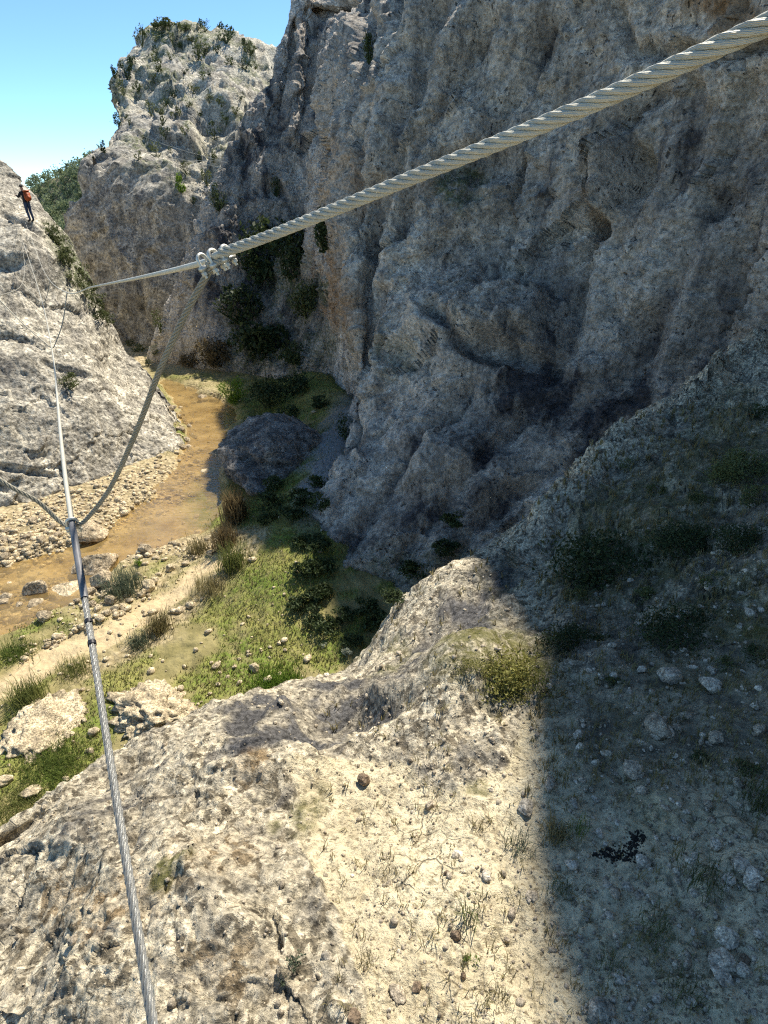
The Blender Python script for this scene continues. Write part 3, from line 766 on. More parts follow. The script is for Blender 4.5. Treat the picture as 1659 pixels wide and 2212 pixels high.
# rows and heaps of stones one can count but not tell apart
rr_ = random.Random(4)
row = [(345, 1245), (372, 1232), (398, 1222), (425, 1208), (450, 1196), (335, 1258), (300, 1290), (280, 1300), (262, 1310), (245, 1318), (232, 1326), (218, 1338), (205, 1345), (192, 1350), (178, 1356), (165, 1362), (150, 1372), (136, 1380), (120, 1390), (305, 1282)]
for x, y in row:
    rock_at(x + rr_.uniform(-5, 5), y + rr_.uniform(-3, 3), rr_.uniform(12, 25), 'white stone in the row edging the sandy path', 'path_stone', 'stone', rr_.uniform(.5, .85), int(x * 3), 'white_rock', 3, 'white stones edging the path')
heap = [(20, 1300), (45, 1310), (60, 1262), (110, 1255), (128, 1262), (135, 1278), (118, 1290), (50, 1290), (30, 1286), (8, 1310), (170, 1300), (200, 1280), (240, 1280), (250, 1262), (60, 1330), (90, 1335), (30, 1345), (195, 1305), (235, 1300), (12, 1330), (75, 1318), (105, 1318)]
for x, y in heap:
    rock_at(x + rr_.uniform(-5, 5), y + rr_.uniform(-4, 4), rr_.uniform(18, 40), 'cream stone among those heaped in the near stream shallows', 'stream_stone', 'stone', rr_.uniform(.4, .75), int(x * 5 + y), 'boulder', 3, 'stones heaped in the near shallows')
far_st = [(30, 1180), (60, 1160), (20, 1150), (85, 1172), (110, 1140), (70, 1130), (40, 1195), (10, 1205), (130, 1160), (15, 1165), (50, 1175), (95, 1120), (395, 930), (405, 950), (385, 905), (410, 920), (398, 970), (372, 880), (420, 945), (460, 870), (440, 862)]
for x, y in far_st:
    rock_at(x + rr_.uniform(-6, 6), y + rr_.uniform(-4, 4), rr_.uniform(12, 28), 'pale stone along the far edge of the stream', 'bank_stone', 'stone', rr_.uniform(.4, .7), int(x * 5 + y), 'boulder', 3, 'stones along the far stream edge')
gs = [(455, 1432), (475, 1452), (490, 1462), (515, 1425), (540, 1412), (600, 1392), (615, 1408), (585, 1420), (520, 1480), (470, 1478), (452, 1500), (562, 1405), (505, 1440), (430, 1520), (410, 1530)]
for x, y in gs:
    rock_at(x + rr_.uniform(-4, 4), y + rr_.uniform(-3, 3), rr_.uniform(7, 15), 'small pale stone scattered in the sunlit grass', 'field_stone', 'stone', rr_.uniform(.5, .8), int(x * 5 + y), 'white_rock', 3, 'small stones in the sunlit grass')
# shaded outcrop between stream and cliff
loc = hitw(610, 1010)[0]
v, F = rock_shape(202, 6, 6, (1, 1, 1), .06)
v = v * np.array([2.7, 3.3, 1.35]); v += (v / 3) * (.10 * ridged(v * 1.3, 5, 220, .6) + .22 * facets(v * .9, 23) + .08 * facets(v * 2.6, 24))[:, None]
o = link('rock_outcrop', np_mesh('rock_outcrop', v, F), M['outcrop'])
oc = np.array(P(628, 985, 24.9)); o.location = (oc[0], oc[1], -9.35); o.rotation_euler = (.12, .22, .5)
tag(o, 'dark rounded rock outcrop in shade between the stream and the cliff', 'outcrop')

# stones on the ledge, each one told apart
near = [(1443, 1466, 56, 'pale', 'largest pale stone lying in the shade on the dark earth', .75), (1534, 1488, 52, 'pale', 'second pale stone in shade, right of the largest pale stone', .62), (1418, 1578, 66, 'stone', 'grey boulder-like stone in shade above the cracked dirt', .7),
        (1366, 1664, 54, 'stone', 'flat tilted stone in shade below the grey boulder-like stone', .4), (1187, 1698, 40, 'stone', 'round tan stone on the dirt just left of the shadow edge', .75), (1135, 1750, 48, 'pale', 'white stone with a dark underside on the sunlit dirt', .55),
        (927, 1745, 26, 'stone', 'small brown-shaded stone alone on the sunlit dirt', .9), (787, 1690, 34, 'darkstone', 'dark angular stone in a crack of the pale crust', .8), (1246, 1590, 24, 'pale', 'small pale stone right on the shadow edge', .8),
        (1545, 1600, 40, 'stone', 'grey stone in the shade right of the grey boulder-like stone', .6), (1600, 1880, 46, 'pale', 'upper of two pink-white stones at the right picture edge', .7), (1622, 1912, 42, 'pale', 'lower of two pink-white stones at the right picture edge', .6),
        (1570, 2030, 50, 'pale', 'long upright pale stone in the shaded stone cluster', .5), (1565, 2080, 52, 'pale', 'middle pale stone of the shaded stone cluster', .45), (1560, 2108, 56, 'pale', 'lowest pale stone of the shaded stone cluster', .4),
        (1605, 2078, 30, 'darkstone', 'brownish stone at the right of the shaded stone cluster', .6), (1390, 1865, 40, 'pale', 'pale stone beside the black burnt patch', .55), (965, 1890, 16, 'darkstone', 'tiny dark round stone left of the wiry weed', .9),
        (985, 2022, 26, 'darkstone', 'brown stone with a pale top below the wiry weed', .8), (1150, 1935, 30, 'stone', 'flat tan stone half buried near the shadow edge', .35), (1000, 2110, 16, 'darkstone', 'pointed dark pebble under the lower weed', 1.0),
        (860, 2150, 44, 'stone', 'rounded buff stone at the bottom edge of the dirt', .5), (765, 2200, 40, 'darkstone', 'dark brown stone cut by the bottom picture edge', .7), (900, 2136, 26, 'darkstone', 'brown lump beside the rounded buff stone', .6),
        (1480, 1550, 26, 'stone', 'squarish grey stone between two bigger stones in shade', .6), (1310, 1630, 30, 'stone', 'grey stone touching the flat tilted stone', .5), (1385, 1450, 24, 'pale', 'small stone just left of the largest pale stone', .7),
        (1640, 1580, 36, 'stone', 'grey stone near the right picture edge in deep shade', .6), (1620, 1330, 30, 'pale', 'pale stone on the dark slope at the right picture edge', .7), (1530, 1270, 26, 'pale', 'pale stone above the dark green shrubs', .7)]
for x, y, w_, m_, lab, hk in near:
    rock_at(x, y, w_, lab, 'stone', 'stone', hk, None, m_, 4, None, .06, sink=.2)

# ------------------------------------------------------------------ 8 loose gravel: nobody could count it
def scatter_rocks(name, pts, sizes, mat, label, sub=2, seed=0, nvar=10):
    shapes = [rock_shape(seed + k, sub, 7, (1, random.Random(k).uniform(.6, .95), random.Random(k + 9).uniform(.45, .8)), .05) for k in range(nvar)]
    r = np.random.default_rng(seed); VV = []; FF = []; nb = 0
    for k, (p, s_) in enumerate(zip(pts, sizes)):
        v, F = shapes[k % nvar]; a = r.uniform(0, 2 * PI); c_, s2 = math.cos(a), math.sin(a)
        w_ = v @ np.array([[c_, s2, 0], [-s2, c_, 0], [0, 0, 1]]) * s_ + np.array(p) + np.array([0, 0, s_ * .18])
        VV.append(w_); FF.append(F + nb); nb += len(v)
    o = link(name, np_mesh(name, np.concatenate(VV), np.concatenate(FF)), M[mat], smooth=False)
    return tag(o, label, 'gravel', kind='stuff')


def sample_px(n, test, seed, box, want=('rock_ledge',)):
    r = random.Random(seed); out = []
    k = 0
    while len(out) < n and k < n * 12:
        k += 1
        x, y = r.uniform(box[0], box[2]), r.uniform(box[1], box[3])
        if r.random() > test(x, y): continue
        h = hit(x, y)
        if h and h[2] in want: out.append((h[0], proj(np.array(h[0]))[2], x, y, h[1]))
    return out


def sm(a, b, x): return float(sstep(a, b, x))


pt = sample_px(5200, lambda x, y: (.75 if x > 760 else .3) * (1.0 if y > 1500 else .55), 3, (-60, 1150, 1760, 2300))
rs = random.Random(8)
sz = [min(.05, .0035 * math.exp(rs.gauss(0, .65)) * (1 + .35 * (p[1] - 2)) * (1.35 if p[2] > 1200 else 1)) for p in pt]
scatter_rocks('ledge_gravel', [p[0] for p in pt], sz, 'stone', 'loose pebbles and clods strewn over the foreground ledge', 1, 60, 12)
pt = sample_px(420, lambda x, y: 1.0 if (x > 1230 and y > 1230) else .06, 13, (700, 1050, 1760, 2300))
scatter_rocks('ledge_rubble', [p[0] for p in pt], [min(.06, .011 * math.exp(rs.gauss(0, .5)) * (1 + .25 * (p[1] - 2))) for p in pt], 'pale', 'broken pale rubble lying over the shaded part of the ledge', 2, 160, 12)


def gravtest(x, y):
    b = float(blob(np.array(x), np.array(y), 150, 1125, 330, 62, -.35, .35)) + .8 * float(blob(np.array(x), np.array(y), 380, 1190, 110, 16, -.2)) + .7 * float(blob(np.array(x), np.array(y), 60, 1300, 200, 40, -.2)) + .35 * float(blob(np.array(x), np.array(y), 200, 1370, 230, 40, -.4)) + .02 \
        + .7 * float(blob(np.array(x), np.array(y), 395, 930, 25, 60)) + .5 * float(blob(np.array(x), np.array(y), 455, 860, 40, 20))
    ux, uy = onfloor(x, y)[:2]
    dpa = float(polydist(np.array(ux), np.array(uy), pp, False))
    return min(1, b) * (.12 if dpa < .45 else 1)


pt = sample_px(3600, gravtest, 23, (-80, 800, 700, 1700), ('canyon_floor',))
scatter_rocks('stream_gravel', [p[0] for p in pt], [min(.17, .045 * math.exp(rs.gauss(0, .65))) for p in pt], 'white_rock', 'cream gravel and cobbles spread along both stream banks', 1, 260, 12)

pt = sample_px(150, lambda x, y: .1 + .75 * float(blob(np.array(x), np.array(y), 60, 1330, 170, 45, -.2)) + .6 * float(blob(np.array(x), np.array(y), 410, 930, 50, 70)), 53, (-60, 830, 520, 1400), ('canyon_floor',))
pt = [p for p in pt if p[0][2] < -10.05]
scatter_rocks('stream_cobbles', [p[0] for p in pt], [min(.35, .10 * math.exp(rs.gauss(0, .45))) for p in pt], 'boulder', 'brown cobbles lying in the shallow stream', 2, 460, 12)
# ------------------------------------------------------------------ 9 plants
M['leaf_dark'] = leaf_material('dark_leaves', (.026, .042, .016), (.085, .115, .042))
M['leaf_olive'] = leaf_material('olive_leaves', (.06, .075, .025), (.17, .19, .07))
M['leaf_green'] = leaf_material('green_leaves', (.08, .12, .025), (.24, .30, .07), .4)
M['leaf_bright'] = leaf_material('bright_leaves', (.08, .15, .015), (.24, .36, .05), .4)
M['leaf_grey'] = leaf_material('grey_green_leaves', (.07, .09, .055), (.17, .20, .13), .3)
M['leaf_yellow'] = leaf_material('yellow_green_leaves', (.12, .12, .025), (.33, .31, .09), .35, 14)
M['leaf_silver'] = leaf_material('silvery_leaves', (.35, .37, .28), (.55, .56, .44), .3)
M['straw'] = leaf_material('straw_blades', (.12, .10, .04), (.34, .29, .14), .35)
M['reed'] = leaf_material('brown_reed_blades', (.07, .055, .03), (.24, .18, .09), .3)
M['blade'] = leaf_material('grass_blades', (.10, .12, .03), (.28, .29, .095), .4)
M['bark'] = plain('bark', (.10, .075, .05), .9, scale=8)


def leaf_cloud(n, rad, size, seed, clumps=14, flat=.0, narrow=.5, shell=.55):
    r = np.random.default_rng(seed)
    cc = r.normal(size=(clumps, 3)); cc /= np.linalg.norm(cc, axis=1, keepdims=True); cc *= (r.uniform(shell ** 3, 1, (clumps, 1)) ** (1 / 3)) * .72
    cr = r.uniform(.25, .48, clumps); br = r.uniform(.6, 1.3, clumps)
    k = r.integers(0, clumps, n)
    off = r.normal(size=(n, 3)); off /= np.linalg.norm(off, axis=1, keepdims=True); off *= r.uniform(.2, 1, (n, 1)) ** .5
    c = (cc[k] + off * cr[k][:, None]); c = c * np.array(rad)
    a = r.normal(size=(n, 3)); a[:, 2] += .5; a /= np.linalg.norm(a, axis=1, keepdims=True)
    b = np.cross(a, r.normal(size=(n, 3))); b /= np.linalg.norm(b, axis=1, keepdims=True)
    s_ = (size * br[k] * r.uniform(.6, 1.3, n))[:, None]
    V = np.stack([c - a * s_, c + b * s_ * narrow, c + a * s_, c - b * s_ * narrow], 1).reshape(-1, 3)
    return V, np.arange(4 * n).reshape(-1, 4)


def tube_np(path, radii, m=6):
    path = np.asarray(path, float); T = np.gradient(path, axis=0); T /= np.linalg.norm(T, axis=1, keepdims=True)
    ref = np.array([0, 0, 1.]) if abs(T[0, 2]) < .9 else np.array([1., 0, 0])
    Nn = np.cross(T, ref); Nn /= np.linalg.norm(Nn, axis=1, keepdims=True); B = np.cross(T, Nn)
    an = np.linspace(0, 2 * PI, m, endpoint=False)
    ring = Nn[:, None] * np.cos(an)[None, :, None] + B[:, None] * np.sin(an)[None, :, None]
    V = path[:, None] + ring * np.asarray(radii, float).reshape(-1, 1, 1)
    n_ = len(path); F = []
    for i in range(n_ - 1):
        for j in range(m):
            F.append((i * m + j, i * m + (j + 1) % m, (i + 1) * m + (j + 1) % m, (i + 1) * m + j))
    return V.reshape(-1, 3), np.array(F)


def merge(parts):
    V = []; F = []; nb = 0
    for v, f in parts: V.append(v); F.append(f + nb); nb += len(v)
    return np.concatenate(V), np.concatenate(F)


def bush_mesh(name, n, rad, size, seed, clumps=14, narrow=.5, shell=.5, stems=True):
    V, F = leaf_cloud(n, rad, size, seed, clumps, 0, narrow, shell); V[:, 2] += rad[2] * .75
    parts = [(V, F)]
    if stems:
        r = np.random.default_rng(seed + 1)
        for k in range(5):
            e = r.normal(size=3) * np.array(rad) * .45 + np.array([0, 0, rad[2] * .8])
            parts.append(tube_np(np.linspace([0, 0, -.1 * rad[2]], e, 5), np.linspace(.05, .015, 5) * rad[2], 4))
    V, F = merge(parts)
    return np_mesh(name, V, F)


def bush_at(px, py, wpx, hpx, label, mat, n=500, name='shrub', cat='shrub', group=None, seed=None, leaf=.09, clumps=14, narrow=.5, deepk=.8, lift=0, nk=.3):
    loc, nor, _ = hitw(px, py); d = proj(np.array(loc))[2]
    rw, rh = wpx * d / FPX / 2, hpx * d / FPX / 2
    me = bush_mesh(name, n, (rw * 1.05, rw * deepk, rh * 1.1), leaf * max(rw, rh), seed or int(px + 3 * py), clumps, narrow)
    o = link(name, me, M[mat], smooth=False); o.location = loc + Vector((nor.x, nor.y, 0)) * rw * nk + Vector((0, 0, lift * rh))
    return tag(o, label, cat, group)


# shaded vegetation of the recess
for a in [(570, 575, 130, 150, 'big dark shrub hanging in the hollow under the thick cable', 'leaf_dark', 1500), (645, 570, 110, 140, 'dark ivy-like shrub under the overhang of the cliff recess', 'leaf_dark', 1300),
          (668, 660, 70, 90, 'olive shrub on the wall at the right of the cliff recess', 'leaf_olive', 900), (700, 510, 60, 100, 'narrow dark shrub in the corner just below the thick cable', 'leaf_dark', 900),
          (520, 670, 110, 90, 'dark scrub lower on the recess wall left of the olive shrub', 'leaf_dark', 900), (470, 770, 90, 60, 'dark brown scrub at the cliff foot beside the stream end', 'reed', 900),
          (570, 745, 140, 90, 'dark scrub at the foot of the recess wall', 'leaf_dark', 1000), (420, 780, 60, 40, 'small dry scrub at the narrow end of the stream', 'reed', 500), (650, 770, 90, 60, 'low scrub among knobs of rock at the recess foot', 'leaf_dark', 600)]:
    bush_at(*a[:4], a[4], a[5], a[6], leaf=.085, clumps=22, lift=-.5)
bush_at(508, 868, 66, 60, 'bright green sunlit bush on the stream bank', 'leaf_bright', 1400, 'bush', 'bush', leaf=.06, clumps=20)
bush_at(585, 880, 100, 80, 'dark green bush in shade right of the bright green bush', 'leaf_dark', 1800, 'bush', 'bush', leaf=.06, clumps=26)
bush_at(560, 935, 70, 50, 'dark low bush at the back of the rock outcrop', 'leaf_dark', 800, 'bush', 'bush', leaf=.07, clumps=16)
bush_at(640, 850, 90, 50, 'dark green bush deep in the cliff recess', 'leaf_dark', 1000, 'bush', 'bush', leaf=.07, clumps=18)
bush_at(745, 950, 50, 60, 'dark bush squeezed between the outcrop and the cliff', 'leaf_dark', 800, 'bush', 'bush', leaf=.07, clumps=16)
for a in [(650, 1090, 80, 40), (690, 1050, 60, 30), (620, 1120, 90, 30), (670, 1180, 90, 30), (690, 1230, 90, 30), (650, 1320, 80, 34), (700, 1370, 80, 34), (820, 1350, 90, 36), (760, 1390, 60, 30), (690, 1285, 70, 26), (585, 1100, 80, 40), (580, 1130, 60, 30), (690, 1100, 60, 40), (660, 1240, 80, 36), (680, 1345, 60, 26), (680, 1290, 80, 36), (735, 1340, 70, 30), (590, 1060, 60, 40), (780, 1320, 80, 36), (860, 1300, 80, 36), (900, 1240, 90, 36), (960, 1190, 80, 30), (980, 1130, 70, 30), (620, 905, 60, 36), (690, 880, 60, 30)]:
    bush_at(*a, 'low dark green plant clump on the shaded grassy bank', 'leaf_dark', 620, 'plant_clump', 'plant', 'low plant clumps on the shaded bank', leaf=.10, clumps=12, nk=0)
# spur and cliff shrubs
bush_at(470, 452, 46, 56, 'dark shrub clinging to the spur edge above the cable clamps', 'leaf_dark', 600, leaf=.08)
bush_at(597, 424, 34, 40, 'dark round shrub in a pocket of the spur face', 'leaf_dark', 500, leaf=.08)
bush_at(795, 135, 30, 60, 'dark shrub in the tall cleft near the top of the cliff', 'leaf_dark', 500, leaf=.08)
bush_at(345, 712, 30, 50, 'pale green sapling at the foot of the spur beside the cable', 'leaf_olive', 300, leaf=.09, nk=1)
# shrubs on the far crag
crag = [(490, 92, 46, 42, 'leaf_dark', 'large dark pine shrub on the crag top'), (442, 68, 30, 30, 'leaf_dark', 'dark shrub left of the large pine shrub on the crag top'), (400, 68, 36, 20, 'leaf_olive', 'olive shrub at the highest point of the crag'), (530, 100, 24, 16, 'leaf_dark', 'small dark shrub on the right shoulder of the crag'),
        (350, 64, 60, 20, 'leaf_olive', 'wide olive scrub on the left of the crag top'), (245, 272, 22, 30, 'leaf_dark', 'dark shrub leaning out from the left edge of the crag'), (225, 330, 16, 26, 'leaf_dark', 'lowest dark shrub on the left edge of the crag'), (250, 170, 16, 30, 'leaf_dark', 'upper dark shrub on the left edge of the crag'),
        (390, 412, 30, 40, 'leaf_bright', 'light green shrub low on the crag beside the spur')]
for x, y, w_, h_, m_, lab in crag:
    for _ in range(30):
        hh_ = hit(x, y + 4)
        if hh_ and hh_[2] == 'rock_crag': break
        if x < 300: x += 3
        else: y += 3
    bush_at(x, y, w_, h_, lab, m_, 350, leaf=.11, clumps=10)
cr_ = [(395, 105), (430, 130), (440, 175), (375, 210), (405, 230), (520, 215), (530, 150), (450, 220), (500, 140), (340, 120), (310, 100), (380, 255), (370, 330), (300, 345), (445, 400), (430, 250), (480, 230), (330, 180), (290, 140), (540, 120), (510, 250), (455, 165), (415, 90), (370, 90), (280, 270), (270, 205), (350, 270), (465, 300), (400, 375), (420, 200), (355, 230), (325, 250), (310, 300), (360, 300), (400, 290), (440, 120), (470, 115), (335, 90), (370, 130), (400, 160), (345, 155), (550, 150), (490, 270), (430, 350), (340, 340), (275, 170), (300, 200), (460, 350), (415, 440)]
for i, (x, y) in enumerate(cr_):
    s_ = rr_.uniform(16, 36)
    bush_at(x, y, s_, s_ * rr_.uniform(.7, 1.2), 'small shrub dotted over the sunlit face of the crag', 'leaf_olive' if i % 3 else 'leaf_dark', 160, 'crag_shrub', 'shrub', 'small shrubs on the crag face', leaf=.13, clumps=8)
# shrubs along the slab crest
for i in range(26):
    t = i / 25; x = 100 + 135 * t + rr_.uniform(-12, 10); y = 500 + 190 * t ** 1.1 + rr_.uniform(-6, 26)
    s_ = rr_.uniform(22, 44)
    bush_at(x, y, s_, s_ * .8, 'olive scrub growing along the crest of the sunlit slab', 'leaf_olive', 260, 'slab_scrub', 'scrub', 'scrub along the slab crest', leaf=.11, clumps=8, nk=.2)
bush_at(150, 838, 54, 40, 'olive bush growing on the middle of the sunlit slab', 'leaf_olive', 700, 'bush', 'bush', leaf=.08)
# gorge end greenery
for x, y, w_, h_ in [(300, 760, 40, 20), (320, 790, 26, 26), (280, 748, 30, 16), (335, 765, 26, 24)]:
    bush_at(x, y, w_, h_, 'pale green bush at the sunlit end of the gorge', 'leaf_olive', 250, 'bush', 'bush', 'bushes at the gorge end', leaf=.09)


def blades(n, h, spread, w_, seed, lean=.5, thick=.5):
    r = np.random.default_rng(seed)
    b0 = r.normal(size=(n, 2)) * spread * thick; a = r.uniform(0, 2 * PI, n)
    ln = r.uniform(.15, 1, n) * lean; hh = h * r.uniform(.5, 1.1, n)
    dx, dy = np.cos(a), np.sin(a); px_, py_ = -dy, dx
    L1 = hh * ln * .35; L2 = hh * ln
    z1 = hh * .6; z2 = hh * np.sqrt(np.maximum(.15, 1 - ln * ln * .8))
    def q_(l, z_, ww): return np.stack([b0[:, 0] + dx * l + px_ * ww, b0[:, 1] + dy * l + py_ * ww, z_], -1)
    V = np.stack([q_(0, np.zeros(n) - .05 * h, w_), q_(0, np.zeros(n) - .05 * h, -w_), q_(L1, z1, -w_ * .8), q_(L1, z1, w_ * .8), q_(L2, z2, -w_ * .1), q_(L2, z2, w_ * .1)], 1).reshape(-1, 3)
    o_ = np.arange(n)[:, None] * 6
    F = np.concatenate([o_ + np.array([[0, 1, 2, 3]]), o_ + np.array([[3, 2, 4, 5]])])
    return V, F


def tuft_at(px, py, wpx, hpx, label, mat, n=160, name='grass_tuft', cat='grass tuft', group=None, seed=None, wk=.012, lean=.7):
    loc, nor, _ = hitw(px, py); d = proj(np.array(loc))[2]; k = d / FPX
    V, F = blades(n, hpx * k, wpx * k / 2, max(wk * hpx * k, .45 * k), seed or int(px * 3 + py), lean, .45)
    o = link(name, np_mesh(name, V, F), M[mat], smooth=False); o.location = loc
    return tag(o, label, cat, group)


tuft_at(345, 1360, 60, 44, 'largest straw-green grass tuft beside the sandy path', 'straw', 320)
tuft_at(455, 1275, 80, 40, 'wide pale straw tuft at the shadow edge above the path', 'straw', 320)
tuft_at(505, 1225, 70, 56, 'green arching tuft where the path enters the shade', 'blade', 340)
tuft_at(60, 1510, 84, 50, 'dark spiky tuft near the left picture edge', 'blade', 380)
tuft_at(300, 1392, 56, 30, 'grey-green tuft just below the largest straw-green tuft', 'leaf_grey', 300)
tuft_at(165, 1450, 90, 26, 'spreading green tuft left of the foot cable', 'blade', 420)
tuft_at(36, 1415, 90, 34, 'leafy green clump at the left picture edge by the stream', 'leaf_green', 460)
tuft_at(300, 1220, 18, 16, 'small yellow-green tuft on the gravel bank', 'leaf_bright', 90)
tuft_at(270, 1275, 90, 46, 'grey-green clump between the largest boulder and the stone row', 'leaf_grey', 500)
tuft_at(430, 1195, 56, 40, 'straw tuft at the end of the near gravel bank', 'straw', 240)
tuft_at(512, 1125, 50, 74, 'tall brown reed clump standing at the shaded stream edge', 'reed', 520, 'reed_clump', 'reeds', lean=.45)
tuft_at(488, 1180, 56, 56, 'shorter brown reed clump nearer than the tall reeds', 'reed', 420, 'reed_clump', 'reeds', lean=.5)
tuft_at(110, 1660, 180, 17, 'wide lush green patch of grass below the cream rock hump', 'leaf_green', 3000, wk=.03)
tuft_at(30, 1740, 120, 16, 'green grass patch at the left edge above the ledge', 'blade', 1300, wk=.035)
tuft_at(600, 1480, 120, 15, 'bright green grass patch against the ledge', 'leaf_bright', 1800, wk=.05)
# grass cover on the canyon floor (stuff)
fm = floor.data; nv = len(fm.vertices)
fco = np.zeros(nv * 3, np.float32); fm.vertices.foreach_get('co', fco); fco = fco.reshape(-1, 3)
m2 = np.zeros(nv * 4, np.float32); fm.color_attributes['mask2'].data.foreach_get('color', m2); m2 = m2.reshape(-1, 4)
fpx_, fpy_, fdd = proj(fco)
wt = m2[:, 0] * (fpx_ > -150) * (fpx_ < 900) * (fpy_ > 780) * (fpy_ < 2000) * fco[:, 1]**1.2
wt = wt / wt.sum()
def grass_cover(name, n, mat, label, seed, hmean):
    r = np.random.default_rng(seed); idx = r.choice(nv, n, p=wt); c = fco[idx] + r.normal(size=(n, 3)) * np.array([.12, .12, 0])
    a = r.uniform(0, 2 * PI, n); h_ = hmean * r.uniform(.4, 1.4, n); w_ = .013 * np.ones(n) * r.uniform(.7, 1.5, n)
    l = h_ * r.uniform(.1, .8, n); dx, dy = np.cos(a), np.sin(a)
    b = r.uniform(0, 2 * PI, n)
    V = np.stack([c + np.stack([np.cos(b) * w_, np.sin(b) * w_, 0 * a - .02], -1), c - np.stack([np.cos(b) * w_, np.sin(b) * w_, 0 * a + .02], -1), c + np.stack([dx * l, dy * l, h_], -1)], 1).reshape(-1, 3)
    return tag(link(name, np_mesh(name, V, np.arange(3 * n).reshape(-1, 3)), M[mat], smooth=False), label, 'grass', kind='stuff')
grass_cover('meadow_grass', 64000, 'blade', 'short green grass covering the canyon floor', 71, .06)
grass_cover('dry_grass', 30000, 'straw', 'dry straw-coloured grass mixed through the meadow', 72, .08)

# plants on the ledge
bush_at(1090, 1455, 220, 90, 'yellow-green low shrub in sun on the ledge crest', 'leaf_yellow', 7000, 'ledge_shrub', 'shrub', leaf=.034, clumps=80, narrow=.45, nk=0, lift=-.85)
bush_at(1010, 1440, 80, 50, 'small yellow-green shrub left of the larger sunlit one', 'leaf_yellow', 1200, 'ledge_shrub', 'shrub', leaf=.04, clumps=26, nk=0, lift=-.7)
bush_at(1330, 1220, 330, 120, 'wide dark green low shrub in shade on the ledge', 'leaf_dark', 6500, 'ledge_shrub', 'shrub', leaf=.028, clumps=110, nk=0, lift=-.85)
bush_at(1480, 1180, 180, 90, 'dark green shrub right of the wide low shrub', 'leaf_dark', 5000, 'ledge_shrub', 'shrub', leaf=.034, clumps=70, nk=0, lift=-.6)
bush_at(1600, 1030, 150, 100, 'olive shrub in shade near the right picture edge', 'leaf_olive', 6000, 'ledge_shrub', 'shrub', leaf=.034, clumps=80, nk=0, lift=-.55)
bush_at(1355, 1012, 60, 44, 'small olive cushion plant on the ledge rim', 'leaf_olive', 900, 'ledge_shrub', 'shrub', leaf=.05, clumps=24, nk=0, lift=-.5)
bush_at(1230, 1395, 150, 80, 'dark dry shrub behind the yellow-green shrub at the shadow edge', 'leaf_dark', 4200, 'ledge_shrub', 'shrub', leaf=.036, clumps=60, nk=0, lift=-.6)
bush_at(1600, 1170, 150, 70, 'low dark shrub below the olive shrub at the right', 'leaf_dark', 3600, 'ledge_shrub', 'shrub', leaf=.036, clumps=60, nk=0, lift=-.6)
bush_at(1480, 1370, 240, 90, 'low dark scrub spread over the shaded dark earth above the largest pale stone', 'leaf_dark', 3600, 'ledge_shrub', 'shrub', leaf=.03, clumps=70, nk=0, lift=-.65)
for x, y, w_, h_ in [(1250, 1290, 70, 40), (1400, 1290, 90, 40), (1540, 1260, 80, 44), (1640, 1080, 90, 60), (1520, 1080, 70, 40), (1420, 1060, 60, 34), (1640, 1420, 90, 40), (1330, 1480, 70, 30), (1580, 1440, 80, 30), (1300, 1380, 70, 36), (1650, 900, 80, 60), (1510, 1640, 60, 24), (1620, 1660, 80, 30)]:
    bush_at(x, y, w_, h_, 'small dark scrub patch on the shaded stony slope of the ledge', 'leaf_olive' if (x + y) % 3 else 'leaf_dark', 800, 'ledge_scrub', 'scrub', 'small scrub patches on the shaded ledge slope', leaf=.06, clumps=16, nk=0, lift=-.6)
bush_at(750, 1420, 26, 30, 'silvery white plant just behind the ledge crest', 'leaf_silver', 260, 'ledge_plant', 'plant', leaf=.14, clumps=10, nk=0)
bush_at(700, 1400, 22, 18, 'smaller silvery plant left of the white one', 'leaf_silver', 120, 'ledge_plant', 'plant', leaf=.14, clumps=8, nk=0)
for x, y, w_, h_, lab, m_, n_ in [(1008, 1990, 60, 66, 'wiry weed with thin radiating blades on the sunlit dirt', 'leaf_olive', 34), (1200, 1810, 50, 60, 'pale green grass tuft at the shadow edge', 'straw', 90), (1120, 1840, 70, 44, 'sparse grey-green grass left of the pale green tuft', 'leaf_grey', 70),
                              (790, 2085, 40, 44, 'dry weed at the border of rock and dirt', 'straw', 40), (1080, 2150, 70, 36, 'thin dry grass near the bottom of the dirt', 'straw', 60), (1035, 1790, 40, 30, 'tiny dry weed above the sparse grey-green grass', 'straw', 34),
                              (1250, 1800, 34, 40, 'dark weed just inside the shadow', 'leaf_green', 50), (1210, 1930, 60, 40, 'thin grass along the soft shadow edge', 'leaf_olive', 60), (1420, 2020, 110, 40, 'dark grass patch in the shaded dirt', 'leaf_olive', 160), (1520, 1900, 120, 46, 'dark grass patch above the shaded stone cluster', 'leaf_olive', 160),
                              (1480, 2150, 100, 40, 'grass patch below the shaded stone cluster', 'leaf_olive', 130), (840, 1880, 60, 24, 'withered grass wisps on the sunlit dirt at the left', 'straw', 50), (1320, 2090, 80, 34, 'short grass at the shadow edge near the bottom', 'leaf_olive', 100), (1640, 1740, 100, 50, 'dark grass patch at the right picture edge', 'leaf_olive', 150)]:
    tuft_at(x, y, w_, h_, lab, m_, n_, 'weed', 'weed', wk=.016, lean=.9)
bush_at(1018, 2080, 46, 40, 'small leafy green weed below the wiry weed', 'leaf_green', 90, 'weed', 'weed', leaf=.16, clumps=14, nk=0, lift=-.5)
bush_at(632, 2080, 56, 60, 'leafy grey-green weed growing from the left rock', 'leaf_grey', 150, 'weed', 'weed', leaf=.13, clumps=16, nk=0, lift=-.5)
bush_at(612, 2120, 36, 30, 'small leafy weed under the grey-green one', 'leaf_grey', 70, 'weed', 'weed', leaf=.16, clumps=10, nk=0, lift=-.5)
